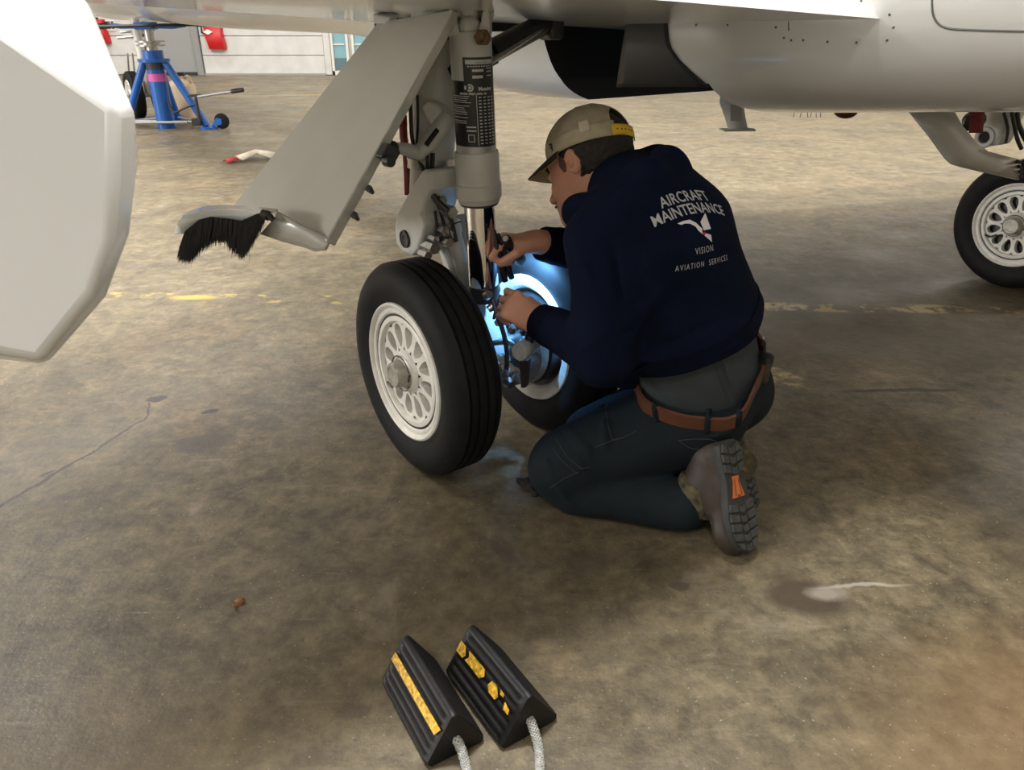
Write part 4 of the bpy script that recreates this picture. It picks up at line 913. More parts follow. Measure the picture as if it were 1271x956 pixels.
def make_hand(W, d, n, flex, tside, thumb, spread=.0):
    """W wrist, d towards the knuckles, n out of the back of the hand, tside = unit vector towards the thumb"""
    d = unit(d); n = unit(n-d*(n@d)); t = np.cross(d, n); t = t if t@tside > 0 else -t
    fs = [ecap(W-d*.02, W+d*.03, t, (.029, .021), (.034, .017)), ecap(W+d*.025, W+d*.083, t, (.033, .0165), (.041, .0135))]
    palm = uni(.012, *fs)
    palm = uni(.010, palm, ell(W+d*.035+t*.022-n*.010, (.030, .016, .018), (d, n, t)), ell(W+d*.035-t*.022-n*.008, (.030, .014, .015), (d, n, t)))
    fingers = []
    for k, (off, Ls, rr) in enumerate(((.030, (.046, .027, .022), .0092), (.0102, (.050, .031, .023), .0096), (-.0105, (.046, .029, .022), .0092), (-.030, (.037, .022, .019), .0080))):
        p = W+d*(.088-.004*abs(k-1.2))+t*off*.98-n*.001; ang = 0; dd = unit(d+t*spread*(1.5-k)); ch = []
        for j, (l_, fl_) in enumerate(zip(Ls, flex[k])):
            ang += fl_; v = dd*math.cos(ang)-n*math.sin(ang); q = p+v*l_; ra, rb_ = rr*(1.06-.09*j), rr*(.98-.10*j); ch.append(rcone(p, q, ra, rb_)); p = q
        ch.append(ell(W+d*(.088-.004*abs(k-1.2))+t*off*.98+n*.001, (.0115,)*3)); fingers.append(uni(.003, *ch))
    hnd = palm
    for f in fingers: hnd = uni(.0045, hnd, f)
    tb = [W+d*.022+t*.024-n*.008]+[W+d*a+t*b+n*c for a, b, c in thumb]
    tch = [rcone(tb[i], tb[i+1], (.0145, .0115, .0100)[i], (.0115, .0100, .0080)[i]) for i in range(3)]
    return uni(.009, hnd, uni(.003, *tch)), d, n, t
hl, LD, LN_, LT = make_hand(WRL, V3(-.80, .52, .30), V3(.05, -.80, .55), [(.55, .75, .5), (.75, .85, .5), (.85, .9, .5), (.9, .9, .5)], V3(0, .3, 1), [(.058, .040, -.026), (.082, .036, -.046), (.104, .026, -.055)], .05)
hr, RD, RN, RT = make_hand(WRR, V3(-.97, -.05, .10), V3(.1, .1, 1), [(1.0, 1.45, .9), (1.15, 1.45, .9), (1.2, 1.5, .9), (1.2, 1.5, .9)], V3(0, -1, -.2), [(.052, .042, -.026), (.080, .030, -.048), (.082, .004, -.058)])
def bbox_of(P, r): P = np.array(P); return P.min(0)-r, P.max(0)+r
Q = [H(f, u, s) for f in (-.13, .13) for u in (-.14, .13) for s in (-.1, .1)]
parts = [near(head_sdf(), *bbox_of(Q, .02)), near(hl, *bbox_of([WRL-LD*.04, WRL+LD*.15, WRL+LD*.1-LN_*.1, WRL+LT*.09, WRL-LT*.06], .03)), near(hr, *bbox_of([WRR-RD*.04, WRR+RD*.15, WRR+RD*.1-RN*.1, WRR+RT*.09, WRR-RT*.06], .03))]
core = [ecap(SPINE[i][0], SPINE[i+1][0], SD, (SPINE[i][1]-.06, max(.03, SPINE[i][2]-.06)), (SPINE[i+1][1]-.05, max(.03, SPINE[i+1][2]-.055))) for i in range(4)]
core += [rcone(SHL, ELL_, .055, .044), rcone(ELL_, WRL, .044, .029), rcone(SHR, ELR, .055, .044), rcone(ELR, WRR, .044, .029)]
HIPL, HIPR = V3(.415, 1.575, .225), V3(.490, 1.715, .23); KNL, KNR = V3(.135, 1.56, .115), V3(.225, 1.69, .11)
ANL, ANR = V3(.425, 1.465, .085), V3(.525, 1.60, .085)
core += [ell(PEL, (.115, .085, .085), (SD, BK, Z)), rcone(HIPL, KNL, .070, .058), rcone(KNL+V3(.015, -.026, -.05), ANL+V3(-.02, 0, -.02), .040, .032), rcone(HIPR, KNR, .070, .058), rcone(KNR+V3(.015, -.01, -.05), ANR+V3(-.02, 0, -.02), .040, .032)]
body_me = net(uni(.02, uni(.03, *core), *parts), (-.08, 1.30, -.01), (.72, 2.12, 1.02), .0034, 'body')
body = obj('body', body_me, skin, man, angle=180)

# trousers
tr_sdf = uni(.035, ell(PEL, (.182, .140, .150), (SD, BK, Z)), ell(PEL+SD*.08+BK*.035-Z*.03, (.105, .115, .115), (SD, BK, Z)), ell(PEL-SD*.08+BK*.035-Z*.03, (.105, .115, .115), (SD, BK, Z)))
legl = uni(.012, uni(.02, rcone(HIPL, KNL+V3(0, 0, .0), .114, .091), ell(KNL+V3(-.005, -.003, -.01), (.085, .085, .10))), rcone(KNL+V3(.015, -.028, -.05), ANL+V3(-.02, 0, -.02), .064, .062))
legr = uni(.012, uni(.02, rcone(HIPR, KNR, .108, .090), ell(KNR+V3(-.005, -.003, -.01), (.085, .085, .10))), rcone(KNR+V3(.015, -.01, -.05), ANR+V3(-.02, 0, -.02), .064, .062))
BN = unit(V3(-.09, -.34, .93)); BP = V3(.462, 1.65, .362)
tr_sdf = cut(uni(.03, cut(tr_sdf, BP-BN*.012, BN), legl, legr), (0, 0, .004), -Z)
kf = [(at(672+6*k, 560+14*k, 1.50+.012*k), at(705+8*k, 628-2*k, 1.46+.01*k), .007, .006) for k in range(3)]
kf += [(at(676, 612, 1.46), at(720, 604, 1.45), .006, .006), (at(690, 620, 1.45), at(735, 612, 1.45), .006, .005), (at(690, 540, 1.55), at(728, 586, 1.46), .009, .006), (at(700, 530, 1.56), at(735, 565, 1.47), .009, .005),
       (at(745, 486, 1.58), at(752, 560, 1.47), .010, .006), (at(795, 560, 1.45), at(846, 590, 1.42), .014, .006), (at(800, 600, 1.42), at(830, 634, 1.40), .008, .005), (at(770, 606, 1.42), at(790, 636, 1.41), .008, .004), (at(838, 604, 1.40), at(842, 634, 1.40), .006, .005),
       (at(860, 560, 1.42), at(930, 520, 1.47), .018, .006), (at(705, 470, 1.62), at(740, 530, 1.5), .012, .005)]
trousers = obj('trousers', net(rumple(fold(tr_sdf, [(a_, b2, w_, h_*1.9) for a_, b2, w_, h_ in kf]), .003, 26, 3), (-.02, 1.30, -.02), (.76, 1.96, .5), .0055, 'trousers'), trouser_m, man, angle=180)
# grey shirt between belt and sweatshirt
sh_sdf = ecap(V3(.462, 1.65, .28), V3(.405, 1.655, .46), SD, (.178, .142), (.180, .146))
sh_sdf = cut(cut(sh_sdf, BP-BN*.04, -BN), V3(.40, 1.655, .46), unit(V3(-.3, 0, .95)))
sf = [(at(886, 440, 1.50), at(908, 496, 1.50), .007, -.016), (at(897, 432, 1.50), at(911, 494, 1.51), .010, .008), (at(800, 480, 1.50), at(850, 500, 1.48), .02, .005), (at(930, 450, 1.58), at(925, 478, 1.57), .01, .006), (at(850, 470, 1.48), at(880, 500, 1.48), .016, -.004)]
shirt = obj('work_shirt', net(rumple(fold(sh_sdf, sf), .0018, 26, 5), (.18, 1.38, .18), (.72, 1.92, .52), .005, 'work_shirt'), shirt_m, man, angle=180)
# hooded sweatshirt
hd = [ecap(SPINE[i][0], SPINE[i+1][0], SD, (SPINE[i][1]*1.0, SPINE[i][2]), (SPINE[i+1][1], SPINE[i+1][2])) for i in range(4)]
hd_s = uni(.03, *hd)
arm_l = uni(.03, rcone(SHL, ELL_, .083, .068), rcone(ELL_, WRL-unit(WRL-ELL_)*.0, .068, .041))
arm_r = uni(.03, rcone(SHR, ELR, .080, .064), rcone(ELR, WRR, .064, .041))
HN = unit(V3(.33, .05, -.94)); HPt = V3(.41, 1.65, .425)
tors = cut(uni(.02, hd_s, ell(V3(.415, 1.655, .44), (.192, .165, .055), (SD, BK, unit(V3(-.3, 0, .95))))), HPt-HN*-.0, HN)
ho = uni(.045, uni(.04, tors, ell(at(776, 455, 1.62), (.06, .07, .05))), uni(.01, arm_l, arm_r))
ho = cut(cut(ho, WRL+unit(ELL_-WRL)*.012, unit(WRL-ELL_)) if False else ho, (0, 0, 0), -Z)
cl, cr = WRL+unit(ELL_-WRL)*.012, WRR+unit(ELR-WRR)*.015
def cuff_cut(f, c, ax, r=.075):
    def g(p):
        d = f(p); q = p-c; a = q@ax; m = (np.abs(q).max(1) < r) & (a > -.03); d[m] = np.maximum(d[m], a[m]); return d
    return g
ho = cuff_cut(cuff_cut(ho, cl, unit(WRL-ELL_)), cr, unit(WRR-ELR))
hf_ = [(at(728, 430, 1.45), at(800, 380, 1.48), .012, .008), (at(735, 445, 1.44), at(790, 420, 1.46), .010, .007), (at(715, 300, 1.52), at(745, 400, 1.43), .014, .005), (at(760, 300, 1.50), at(772, 420, 1.47), .012, -.008), (at(790, 250, 1.54), at(770, 330, 1.50), .014, -.006),
       (at(800, 455, 1.47), at(930, 400, 1.52), .012, .007), (at(790, 440, 1.47), at(900, 395, 1.49), .010, -.005), (at(860, 430, 1.48), at(942, 392, 1.58), .010, .006), (at(840, 330, 1.49), at(780, 420, 1.47), .014, .006), (at(880, 330, 1.52), at(830, 420, 1.48), .014, .005), (at(900, 360, 1.55), at(862, 425, 1.48), .012, .005),
       (at(700, 425, 1.52), at(720, 452, 1.46), .009, .007), (at(686, 408, 1.58), at(700, 445, 1.54), .008, .006), (at(735, 250, 1.53), at(700, 290, 1.55), .014, .005), (at(690, 300, 1.82), at(702, 335, 1.84), .007, .005), (at(698, 298, 1.82), at(708, 330, 1.84), .006, .004)]
hoodie = obj('sweatshirt', net(rumple(fold(ho, [(a_, b2, w_, h_*1.5) for a_, b2, w_, h_ in hf_]), .003, 20, 9), (-.02, 1.28, .26), (.70, 2.12, .95), .0052, 'sweatshirt'), navy, man, angle=180)
# collar and hood bunched around the neck
NK = SPINE[4][0]
ring = [NK+V3(*q) for q in ((-.110, -.020, -.055), (-.105, -.085, -.035), (-.045, -.125, -.005), (.03, -.105, .035), (.080, -.035, .050), (.075, .040, .040), (.02, .09, .02), (-.05, .10, .0), (-.11, .06, -.03))]
hood_sdf = uni(.03, *[rcone(ring[i], ring[i+1], .030+.006*(i > 1), .030+.006*(i > 0)) for i in range(len(ring)-1)])
hood_sdf = uni(.03, hood_sdf, ell(NK+V3(.085, -.045, .005), (.085, .055, .050), (SD, unit(V3(.75, -.5, .45)), unit(V3(-.4, .3, .85)))), ell(NK+V3(.045, -.085, -.01), (.07, .05, .05), (SD, BK, Z)))
hh = [(ring[1]+V3(0, -.02, .02), ring[3]+V3(.02, -.02, .025), .010, .006), (at(740, 215, 1.60), at(800, 195, 1.60), .012, .007), (at(735, 232, 1.58), at(810, 225, 1.58), .011, -.007)]
hood = obj('hood', net(rumple(fold(hood_sdf, hh), .003, 26, 13), (.05, 1.5, .62), (.50, 1.95, .98), .005, 'hood'), navy, hoodie, angle=180)
def band(bv, c, ax, u0, wd, off, n=64, R=.5, h0=0, tilt=None):
    """a strap lying on the surface around an axis"""
    ax = unit(ax); u = unit(u0-ax*(u0@ax)); v = np.cross(ax, u); rows = []
    for k in range(n):
        q = 2*PI*k/n; d = u*math.cos(q)+v*math.sin(q); r = []
        if tilt:
            hs_ = [bv.ray_cast(Vector(c+ax*h_+d*R), Vector(-d))[0] for h_ in (-wd/2, 0, wd/2)]; rad = max([(np.array(x)-c)@d for x in hs_ if x is not None]+[.1])
            rows.append([c+ax*h_+d*(rad+o_) for h_, o_ in ((-wd/2, -.004), (-wd/2, off), (wd/2, off), (wd/2, -.004))]); continue
        for h_, o_ in ((-wd/2, 0), (-wd/2, off), (wd/2, off), (wd/2, 0)):
            s_ = c+ax*(h_+h0); hit = bv.ray_cast(Vector(s_+d*R), Vector(-d)); p = np.array(hit[0]) if hit[0] is not None else s_+d*.12
            r.append(p+d*(o_-.002))
        rows.append(r)
    for _ in range(2):
        rows = [[(rows[i-1][j]+2*rows[i][j]+rows[(i+1) % n][j])/4 for j in range(4)] for i in range(n)]
    m = MB(); P = [p for r in rows for p in r]; F = []
    for i in range(n):
        k = (i+1) % n
        for j in range(4): F.append((i*4+j, i*4+(j+1) % 4, k*4+(j+1) % 4, k*4+j))
    return m.add(P, F), rows
hb_ = bvh_of(hoodie); tb_ = bvh_of(trousers, shirt)
b_, _ = band(hb_, HPt-HN*.022, -HN, BK, .042, .006, 80, .4); obj('hem_band', b_, rib, hoodie, angle=50)
for c, e in ((cl, unit(ELL_-WRL)), (cr, unit(ELR-WRR))):
    b_, _ = band(hb_, c+e*.024, e, unit(np.cross(e, Z)), .046, .004, 40, .09); obj('cuff', b_, rib, hoodie, angle=50)
b_, belt_rows = band(tb_, BP-BN*.000, BN, BK, .038, .003, 90, .235, 0, True); belt = obj('belt', b_, mat('brown_belt', (.105, .038, .019), .5, noise=.15, scale=30, bump=.15, bscale=150), man, angle=50)
# belt loops, seams and pockets on the trousers
bt_ = bvh_of(trousers, shirt, belt)
def strip(pts, r, m, name, parent, bv, sm=2, off=0):
    pts = np.array(pts, float); tt = np.linspace(0, len(pts)-1, 8*len(pts)); pts = [(np.interp(t, range(len(pts)), pts[:, 0]), np.interp(t, range(len(pts)), pts[:, 1])) for t in tt]
    P = [seen(bv, *p, off) for p in pts]; P = [p for p in P if p is not None]
    return obj(name, MB().tube(P, r, 6, smooth=1), m, parent)
for a_, b2 in (((811, 493), (816, 524)), ((880, 503), (877, 538)), ((920, 492), (915, 528))):
    P = [seen(bt_, a_[0]+(b2[0]-a_[0])*t, a_[1]+(b2[1]-a_[1])*t, .0025) for t in np.linspace(.12, 1, 9)]; P = [p for p in P if p is not None]; sdv = V3(.0065, .001, 0)
    if len(P) > 2: obj('belt_loop', MB().ring_loft([[p-sdv, p+sdv] for p in P], cap=False, closed=False), trouser_m, trousers, solid=.004, recalc=False)
tv = bvh_of(trousers); stitch = mat('seam_thread', (.026, .034, .038), .8)
for pts in ([(757, 492), (752, 505), (755, 530), (760, 546)], [(760, 546), (775, 543), (790, 535)], [(738, 556), (757, 548), (775, 543)], [(842, 547), (856, 556), (872, 559), (886, 556), (896, 550)], [(842, 547), (860, 545), (880, 545), (896, 550)],
            [(818, 512), (840, 522), (868, 527), (900, 524), (925, 512)], [(690, 545), (705, 568), (722, 582), (732, 580)], [(686, 556), (698, 572), (716, 588)], [(683, 606), (700, 594), (718, 586)]):
    strip(pts, .0011, stitch, 'seam', trousers, tv, off=.0006)
pouch_p = at(945, 472, 1.60); pu_ = unit(V3(.06, 0, 1))
pm_ = MB().ring_loft([[c+V3(math.cos(q)*.014*k, math.sin(q)*.024*k, 0) for q in np.linspace(0, 2*PI, 17)[:-1]] for c, k in ((pouch_p, .8), (pouch_p+pu_*.006, 1), (pouch_p+pu_*.060, 1.05), (pouch_p+pu_*.064, 1))])
pch = obj('belt_pouch', pm_, mat('pouch_olive', (.045, .038, .022), .7, noise=.2, scale=50), man)
obj('pouch_flap', MB().ring_loft([[c+V3(math.cos(q)*.0155*k, math.sin(q)*.025*k, 0) for q in np.linspace(0, 2*PI, 17)[:-1]] for c, k in ((pouch_p+pu_*.052, 1.05), (pouch_p+pu_*.066, 1.02), (pouch_p+pu_*.070, .6))]), black_plastic, pch)
tq = MB().tube([pouch_p+pu_*.06+V3(-.006, 0, 0), pouch_p+pu_*.095+V3(-.012, 0, 0)], .004, 8).tube([pouch_p+pu_*.095+V3(-.012, 0, 0), pouch_p+pu_*.104+V3(-.020, 0, 0)], .0045, 8)
obj('tool_shaft', tq, black_plastic, pch); obj('tool_tip', MB().ball(pouch_p+pu_*.107+V3(-.018, 0, 0), .0045, 10, 8), steel, pch)
tg = at(725, 462, 1.72); obj('clip_tag', MB().prism([tg+V3(-.007, 0, .012), tg+V3(.006, 0, .012), tg+V3(.006, 0, -.004), tg+V3(.002, 0, -.02), tg+V3(-.005, 0, -.006)], (0, .006, 0)).tube([tg+V3(0, .003, .01), tg+V3(.012, .0, .03), tg+V3(.03, -.01, .05)], .002, 6), mat('tag_lilac', (.40, .38, .55), .4), man, smooth=False)

# boots
def boot(Tp, Hp, ns, side, AN, label=None):
    e = unit(Tp-Hp); ns = unit(ns-e*(ns@e)); wv = np.cross(e, ns); ln = np.linalg.norm(Tp-Hp)
    S = lambda x, y, z=0: Hp+e*x*ln+wv*y-ns*z                # x heel to toe, y across, z depth into the boot
    outl = [(-.02, 0), (-.012, .020), (.02, .033), (.12, .037), (.25, .034), (.38, .033), (.52, .040), (.66, .048), (.80, .047), (.90, .037), (.97, .020), (1.0, 0)]
    outl = outl+[(x, -y*(.92 if .3 < x < .9 else 1)) for x, y in outl[-2:0:-1]]
    up = uni(.03, ecap(S(.10, 0, .045), S(.42, 0, .055), wv, (.034, .040), (.038, .046)), ecap(S(.42, 0, .052), S(.76, 0, .040), wv, (.038, .044), (.046, .033)), ell(S(.84, 0, .038), (.050, .044, .030), (e, wv, ns)))
    up = uni(.035, up, rcone(S(.16, 0, .06), AN, .045, .050))
    up = cut(up, S(0, 0, .012), ns)
    tc = [(S(.66+.035*k, -.045, .05), S(.67+.035*k, .045, .06), .006, -.008) for k in range(4)]+[(S(.66+.035*k, -.05, .03), S(.66+.035*k, -.02, .07), .006, -.005) for k in range(4)]
    lo, hi = bbox_of([S(-.05, 0), S(1.05, 0), S(0, 0, .12), S(1, 0, .12), AN], .08)
    bo = obj('boot', net(rumple(fold(up, tc), .001, 40, 2), lo, hi, .0042, 'boot'), leather, man, angle=180)
    bo_s = MB().ring_loft([[S(x, y*k, z) for x, y in outl] for z, k in ((.002, .97), (0.004, 1), (.018, 1.02), (.022, .99))])
    so = obj('sole', bo_s, sole_m, bo, angle=40)
    lug = MB()
    def half(x): return np.interp(x, [p[0] for p in outl[:12]], [p[1] for p in outl[:12]])
    for x0, x1, nrow in ((0.0, .27, 3), (.53, .96, 5)):
        dx = (x1-x0)/nrow
        for r in range(nrow):
            for s_ in (-1, 0, 1):
                a, b = x0+r*dx+.008, x0+(r+1)*dx-.008; sk = .035
                hw0, hw1 = half(a)*.93, half(b)*.93
                if s_ == 0: q = [(a+sk, -.010), (a+sk+.015, 0), (a+sk, .010), (b+sk*.6, .010), (b+sk*.6+.015, 0), (b+sk*.6, -.010)]
                else: q = [(a+sk*.7, s_*.014), (a, s_*hw0), (b, s_*hw1), (b+sk*.5, s_*.014)]
                lug.prism([S(min(x, .985), y, .003) for x, y in q], ns*.0065)
    lug_o = obj('tread', lug, mat('tread_grey', (.055, .057, .052), .75, noise=.25, scale=60), so, smooth=False, bevel=.001, seg=1); lug_o['kind'] = 'stuff'
    ob = MB().prism([S(x, y, .0035) for x, y in ((.31, -.010), (.31, .012), (.36, .011), (.47, .019), (.50, .022), (.50, -.020), (.47, -.017), (.36, -.009))], ns*.0035)
    obj('shank_patch', ob, mat('shank_orange', (.62, .17, .04), .5), so, smooth=False)
    pd = MB()
    for y0 in (-.0055, .006): pd.prism([S(x, y0+y*1, .0) for x, y in ((.335, -.001), (.335, .001), (.485, .006 if y0 > 0 else -.003), (.485, .003 if y0 > 0 else -.006))], ns*.0008)
    pd.prism([S(.475, -.003, 0), S(.475, .004, 0), S(.498, .006, 0), S(.498, -.005, 0)], ns*.0008)
    obj('patch_relief', pd, mat('relief_brown', (.22, .06, .02), .6), so, smooth=False)
    cm = MB().lathe([(-.035, .050), (-.03, .058), (.01, .060), (.04, .058)], AN, unit(AN-S(.16, 0, .06)), 24); obj('boot_collar', cm, mat('camo_collar', (.075, .062, .030), .9, noise=.75, scale=45, bump=.5, bscale=90), bo)
    return bo
TL, HLp = V3(.492, 1.362, .028), V3(.470, 1.430, .262)
boot(at(931, 686, 1.335)+V3(0, 0, .0), at(905, 548, 1.450), V3(.60, -.78, .25), 1, ANL+V3(.015, 0, .012))
boot(at(931, 686, 1.335)+V3(.06, .16, 0), at(905, 548, 1.450)+V3(.06, .15, -.05), V3(.80, -.55, .2), -1, ANR+V3(.015, 0, .012))

# hair and cap
CPU = unit(HU*math.cos(.04)-HF*math.sin(.04))                 # out of the cap's band plane
CAPC = H(-.012, .030)
hair = sub(ell(H(-.012, .024), (.1035, .0925, .083), HAX), ell(H(.075, -.02), (.075, .12, .12), HAX), .01)
hair = cut(hair, H(.02, -.035), unit(HF*.35-HU*.95)); hair = sub(hair, ell(H(-.002, -.012, .085), (.024, .040, .03), HAX), .004); hair = sub(hair, ell(H(-.002, -.012, -.085), (.024, .040, .03), HAX), .004)
hair = sub(sub(hair, ell(H(.025, -.040, .075), (.034, .040, .03), HAX), .006), ell(H(.025, -.040, -.075), (.034, .040, .03), HAX), .006)
hl_, hh_ = bbox_of(Q, .02)
obj('hair', net(rumple(hair, .0012, 300, 4), hl_, hh_, .003, 'hair'), mat('dark_hair', (.012, .009, .007), .7, noise=.4, scale=120, bump=.6, bscale=400), body, angle=180)
obj('brow', MB().tube([H(.098, .019, .012), H(.094, .024, .030), H(.078, .020, .048)], .0030, 6).tube([H(.098, .019, -.012), H(.094, .024, -.030), H(.078, .020, -.048)], .0030, 6), mat('dark_hair', (0, 0, 0)), body)
eyes = MB()
for s_ in (1, -1): eyes.ball(H(.0835, .0015, .031*s_), .0098, 14, 10)
obj('eye', eyes, mat('eye_white', (.55, .5, .46), .2), body)
obj('lash', MB().tube([H(.090, .001, .020), H(.093, -.002, .031), H(.088, -.004, .042)], .0014, 5), mat('dark_hair', (0, 0, 0)), body)
sbn = near(uni(.006, ell(H(.022, .008, .0710), (.010, .017, .0038), HAX), ell(H(.019, -.004, .0695), (.006, .010, .0035), HAX)), *bbox_of([H(.02, -.004, .07)], .05))
obj('sideburn', net(rumple(sbn, .001, 260, 5), *bbox_of([H(.02, -.004, .07)], .045), .0026, 'sideburn'), mat('stubble', (.12, .065, .045), .8, bump=.5, bscale=400), body, angle=180)
gt = cut(uni(.004, ell(H(.088, -.092), (.012, .010, .016), HAX), ell(H(.074, -.110), (.022, .017, .022), HAX)), H(.076, 0), -HF)
glo, ghi = bbox_of([H(.08, -.1)], .05)
obj('goatee', net(rumple(gt, .0012, 260, 8), glo, ghi, .0028, 'goatee'), mat('stubble', (.05, .028, .02), .8, bump=.5, bscale=400), body, angle=180)
obj('moustache', MB().tube([H(.097, -.064, .022), H(.103, -.059, .010), H(.103, -.059, -.010), H(.097, -.064, -.022)], .0035, 6), mat('stubble', (0, 0, 0)), body)
RC = (.103, .088, .088)                                        # cap radii: front, across, up
CF = unit(HF-CPU*(HF@CPU)); CSd = HS
def cp(th, ph, g=0): return CAPC+CF*(RC[0]+g)*math.cos(th)*math.cos(ph)+CSd*(RC[1]+g)*math.sin(th)*math.cos(ph)+CPU*((RC[2]+g)*math.sin(ph)+(.012 if ph >= 0 else .012))
def crown_patch(t0, t1, g=0, p0=-.16, p1=PI/2, n=14, m=12, hole=False):
    b = MB(); idx = {}; TT = np.linspace(t0, t1, n+1); PP = np.linspace(p0, p1, m+1)
    for i, t in enumerate(TT):
        for j, p in enumerate(PP):
            idx[i, j] = len(b.v); b.v.append(tuple(cp(t, p, g)))
    for i in range(n):
        for j in range(m):
            tm, pm = (TT[i]+TT[i+1])/2, (PP[j]+PP[j+1])/2
            if hole and ((abs(abs(tm)-PI)/.50)**2+(max(0, pm-.12)/.62)**2 < 1): continue
            b.f.append((idx[i, j], idx[i+1, j], idx[i+1, j+1], idx[i, j+1]))
    return b
tan = mat('cap_tan_mesh', (.34, .29, .20), .85, noise=.15, scale=40, bump=.5, bscale=600); capblk = mat('cap_black', (.015, .013, .012), .8, bump=.4, bscale=400); capyel = mat('cap_yellow', (.75, .48, .03), .6, noise=.1, scale=40)
cap = obj('cap', crown_patch(.62, 2*PI-.62, 0, n=150, m=56, hole=True), tan, man, angle=180, solid=.0022, recalc=False)
obj('front_panel', crown_patch(-.64, .64, .0004, n=24, m=20), capblk, cap, angle=180, solid=.0024, recalc=False)
obj('lower_band', crown_patch(.66, PI-.42, .0016, -.165, .22, 24, 5), mat('cap_tan_band', (.40, .345, .24), .8, noise=.12, scale=30, bump=.3, bscale=400), cap, angle=180, solid=.001, recalc=False)
for t in (.62, PI/2+.15, PI-.5): obj('cap_seam', MB().tube([cp(t, p, .0012) for p in np.linspace(-.1, 1.5, 16)], .0012, 5), mat('cap_tan_band', (0, 0, 0)), cap)
obj('cap_button', MB().ball(cp(0, PI/2, .003), (.006, .006, .004), 12, 8), capblk, cap)
brm = MB(); top_, n_ = [], 20
def brim(t, r):
    b0 = cp(t, -.14, .001); ext = max(0, math.cos(t*1.18))**.55; out = CF*(.068*ext*r)+CSd*math.sin(t)*.006*r
    return b0+out-CPU*(.026*r*abs(math.sin(t))**1.6*ext**.6+.010*r*r)-HU*0
TTb = np.linspace(-1.32, 1.32, n_+1)
rows = [[brim(t, r) for t in TTb] for r in np.linspace(0, 1, 8)]
br_o = obj('brim', MB().ring_loft(rows, cap=False, closed=False), capblk, cap, angle=180, solid=.003, recalc=False)
rows2 = [[brim(t, r)-CPU*.0024 for t in TTb] for r in np.linspace(0.02, .97, 8)]
obj('under_brim', MB().ring_loft(rows2, cap=False, closed=False), mat('under_brim_ochre', (.42, .25, .06), .8), br_o, angle=180, solid=.001, recalc=False)
obj('strap', crown_patch(PI-.52, PI+.52, .004, -.16, .10, 24, 3), capyel, cap, angle=180, solid=.0022, recalc=False)
sn = MB()
for k in range(5): sn.ball(cp(PI-.40+.12*k, -.03, .0065), .0017, 8, 6)
obj('strap_snap', sn, mat('snap_dark', (.12, .07, .01), .5), cap)['kind'] = 'stuff'
obj('side_tag', crown_patch(1.92, 2.16, .0026, .05, .36, 5, 5), mat('tag_cream', (.52, .46, .35), .8), cap, angle=180, solid=.0008, recalc=False)
fl_ = MB()
for (u0, u1, v0, v1) in ((0, .10, .095, .125), (0, .03, .0, .125), (0, .075, .045, .07)):
    fl_.add([cp(1.16-u*1.2, -.06+v*1.5, .0036) for u, v in ((u0, v0+u0*.15), (u1, v0+u1*.15), (u1, v1+u1*.15), (u0, v1+u0*.15))], [(0, 1, 2, 3)])
obj('cap_logo', fl_, capblk, cap, smooth=False, solid=.0008, recalc=False)

# lettering and bird emblem on the back
hb2 = bvh_of(hoodie, hood)
C0 = seen(hb_, 862, 272); rr_ = ray(862, 272); hit = hb_.ray_cast(Vector(EYEP), Vector(unit(rr_)))
pnv = unit(V3(.60, -.80, .12)); pup = unit(seen(hb_, 852, 246)-seen(hb_, 874, 300)); pup = unit(pup-pnv*(pup@pnv)); prt = np.cross(pup, pnv); prt = prt if prt@V3(1, 0, 0) > 0 else -prt
def on_back(x, y, off=.0016):
    s_ = C0+prt*x+pup*y+pnv*.2; h_ = hb_.ray_cast(Vector(s_), Vector(-pnv))
    if h_[0] is None: return C0+prt*x+pup*y-pnv*.05
    n = np.array(h_[1]); n = n if n@pnv > 0 else -n; return np.array(h_[0])+n*off
thread = mat('print_white', (.38, .38, .39), .7)
arc = lambda x, y: (x, y-2.0*x*x)
pr = MB()
for s_, sz, y0, sp_, bd in (('AIRCRAFT', .0275, .034, 1.05, .0004), ('MAINTENANCE', .0275, .010, 1.0, .0004)):
    t = text_mb(s_, sz, lambda x, y, y0=y0: on_back(arc(x, y+y0)[0]+.005, arc(x, y+y0)[1]), 'CENTER', .95, bd, sp_); pr.add(t.v, t.f)
obj('back_print', pr, thread, hoodie, smooth=False, recalc=False)['kind'] = 'stuff'
pr = MB()
for s_, sz, y0, sp_ in (('VISION', .019, -.068, 1.25), ('AVIATION  SERVICES', .0165, -.095, 1.35)):
    t = text_mb(s_, sz, lambda x, y, y0=y0: on_back(x+.006, y+y0), 'CENTER', .72, 0, sp_); pr.add(t.v, t.f)
obj('back_print', pr, thread, hoodie, smooth=False, recalc=False)['kind'] = 'stuff'
bd_ = MB(); ES = .00082
def bird(poly, b):
    tri = [[V3(x*ES, -y*ES, 0) for x, y in poly]]
    n = len(poly); b.add([on_back(x*ES+.005, -y*ES-.014) for x, y in poly], [tuple(range(n))])
bird([(-58, -12), (-40, -16), (-38, -10), (-50, -8)], bd_); bird([(-40, -16), (-22, -17), (-14, 0), (-26, -8), (-38, -10)], bd_); bird([(-22, -17), (-8, -8), (2, 14), (-14, 0)], bd_); bird([(2, 14), (-8, -8), (4, 8)], bd_); bird([(-14, 0), (2, 14), (0, 20), (-10, 10)], bd_)
bird([(8, 12), (6, -8), (34, -26), (34, 12)], bd_); bird([(6, 24), (14, 20), (30, 26), (30, 44)], bd_)
obj('bird_emblem', bd_, mat('emblem_white', (.62, .60, .62), .7), hoodie, smooth=False, recalc=False)
rd_ = MB(); bird([(0, 14), (8, 18), (10, 14), (12, 20), (4, 24), (2, 20)], rd_); obj('emblem_heart', rd_, mat('emblem_red', (.5, .02, .03), .7), hoodie, smooth=False, recalc=False)

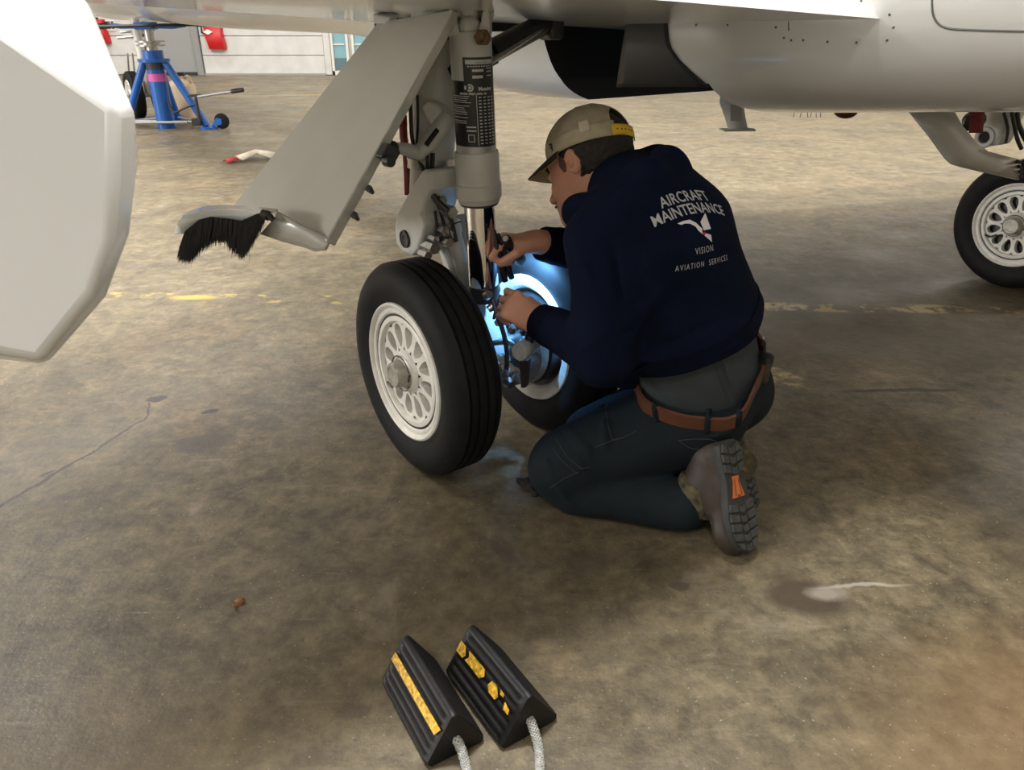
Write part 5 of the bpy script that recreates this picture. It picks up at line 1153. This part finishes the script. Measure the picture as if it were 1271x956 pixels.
# torch and pliers held in his right hand
tc_ = at(628, 297, 1.785); td = unit(V3(.30, .64, -.62))
tl = thing('flashlight', tuple(tc_), 'small black flashlight gripped in the raised right fist, lit end down', 'flashlight')
obj('barrel', MB().lathe([(0, .010), (.004, .0125), (.02, .013), (.075, .0125), (.08, .0155), (.108, .0165), (.112, .0155), (.110, .013)], tc_, td, 24), black_plastic, tl)
obj('tail_ring', MB().lathe([(.0, .0125), (-.004, .010), (-.003, .0075)], tc_, td, 20), dark_metal, tl)
obj('tail_switch', MB().lathe([(-.0005, .0078), (-.005, .0072), (-.006, .005), (-.0035, .004), (-.003, .0005)], tc_, td, 18), mat('switch_pale', (.62, .60, .55), .5), tl)
obj('lens', MB().lathe([(.109, .0001), (.1095, .0132)], tc_, td, 20), mat('lit_lens', (.9, .95, 1), .2, emit=(.55, .8, 1), est=25), tl)
sl = bpy.data.lights.new('flashlight_beam', 'SPOT'); sl.energy = 20; sl.color = (.17, .48, 1.0); sl.spot_size = math.radians(165); sl.spot_blend = 1.0; sl.shadow_soft_size = .008
so = bpy.data.objects.new('flashlight_beam', sl); COL.objects.link(so); so.parent = tl; so.location = Vector(td*.118)
so.rotation_euler = Vector(td).to_track_quat('-Z', 'Y').to_euler()
pl = thing('pliers', tuple(at(630, 330, 1.80)), 'black handled pliers hanging from the raised right hand', 'pliers')
obj('handle', MB().tube([at(613, 285, 1.80), at(617, 306, 1.795), at(622, 325, 1.80), at(627, 349, 1.81)], [.0045, .0065, .0088, .008], 10, smooth=2), black_plastic, pl)
obj('handle', MB().tube([at(618, 290, 1.79), at(626, 312, 1.80), at(631, 330, 1.805), at(635, 345, 1.815)], [.0045, .006, .0082, .0078], 10, smooth=2), black_plastic, pl)
obj('jaw', MB().ball(at(634, 314, 1.80), (.006, .006, .006)).tube([at(628, 318, 1.80), at(636, 312, 1.80)], .004, 8), dark_metal, pl)
rg = thing('shop_rag', tuple(ground(655, 606)), 'crumpled black rag lying on the floor in front of the knee', 'rag')
g0 = ground(654, 604); rs = fold(rumple(uni(.012, rcone(g0+V3(-.022, .02, .008), g0+V3(.01, -.02, .012), .009, .012), rcone(g0+V3(.0, .0, .012), g0+V3(.022, .015, .02), .011, .012), rcone(g0+V3(.005, -.02, .008), g0+V3(.02, -.045, .008), .009, .007)), .004, 120, 6), [])
obj('rag_cloth', net(cut(rs, (0, 0, .0015), -Z), *bbox_of([g0], .09), .003, 'rag'), mat('rag_black', (.014, .012, .013), .9, bump=.4, bscale=300), rg, angle=180)
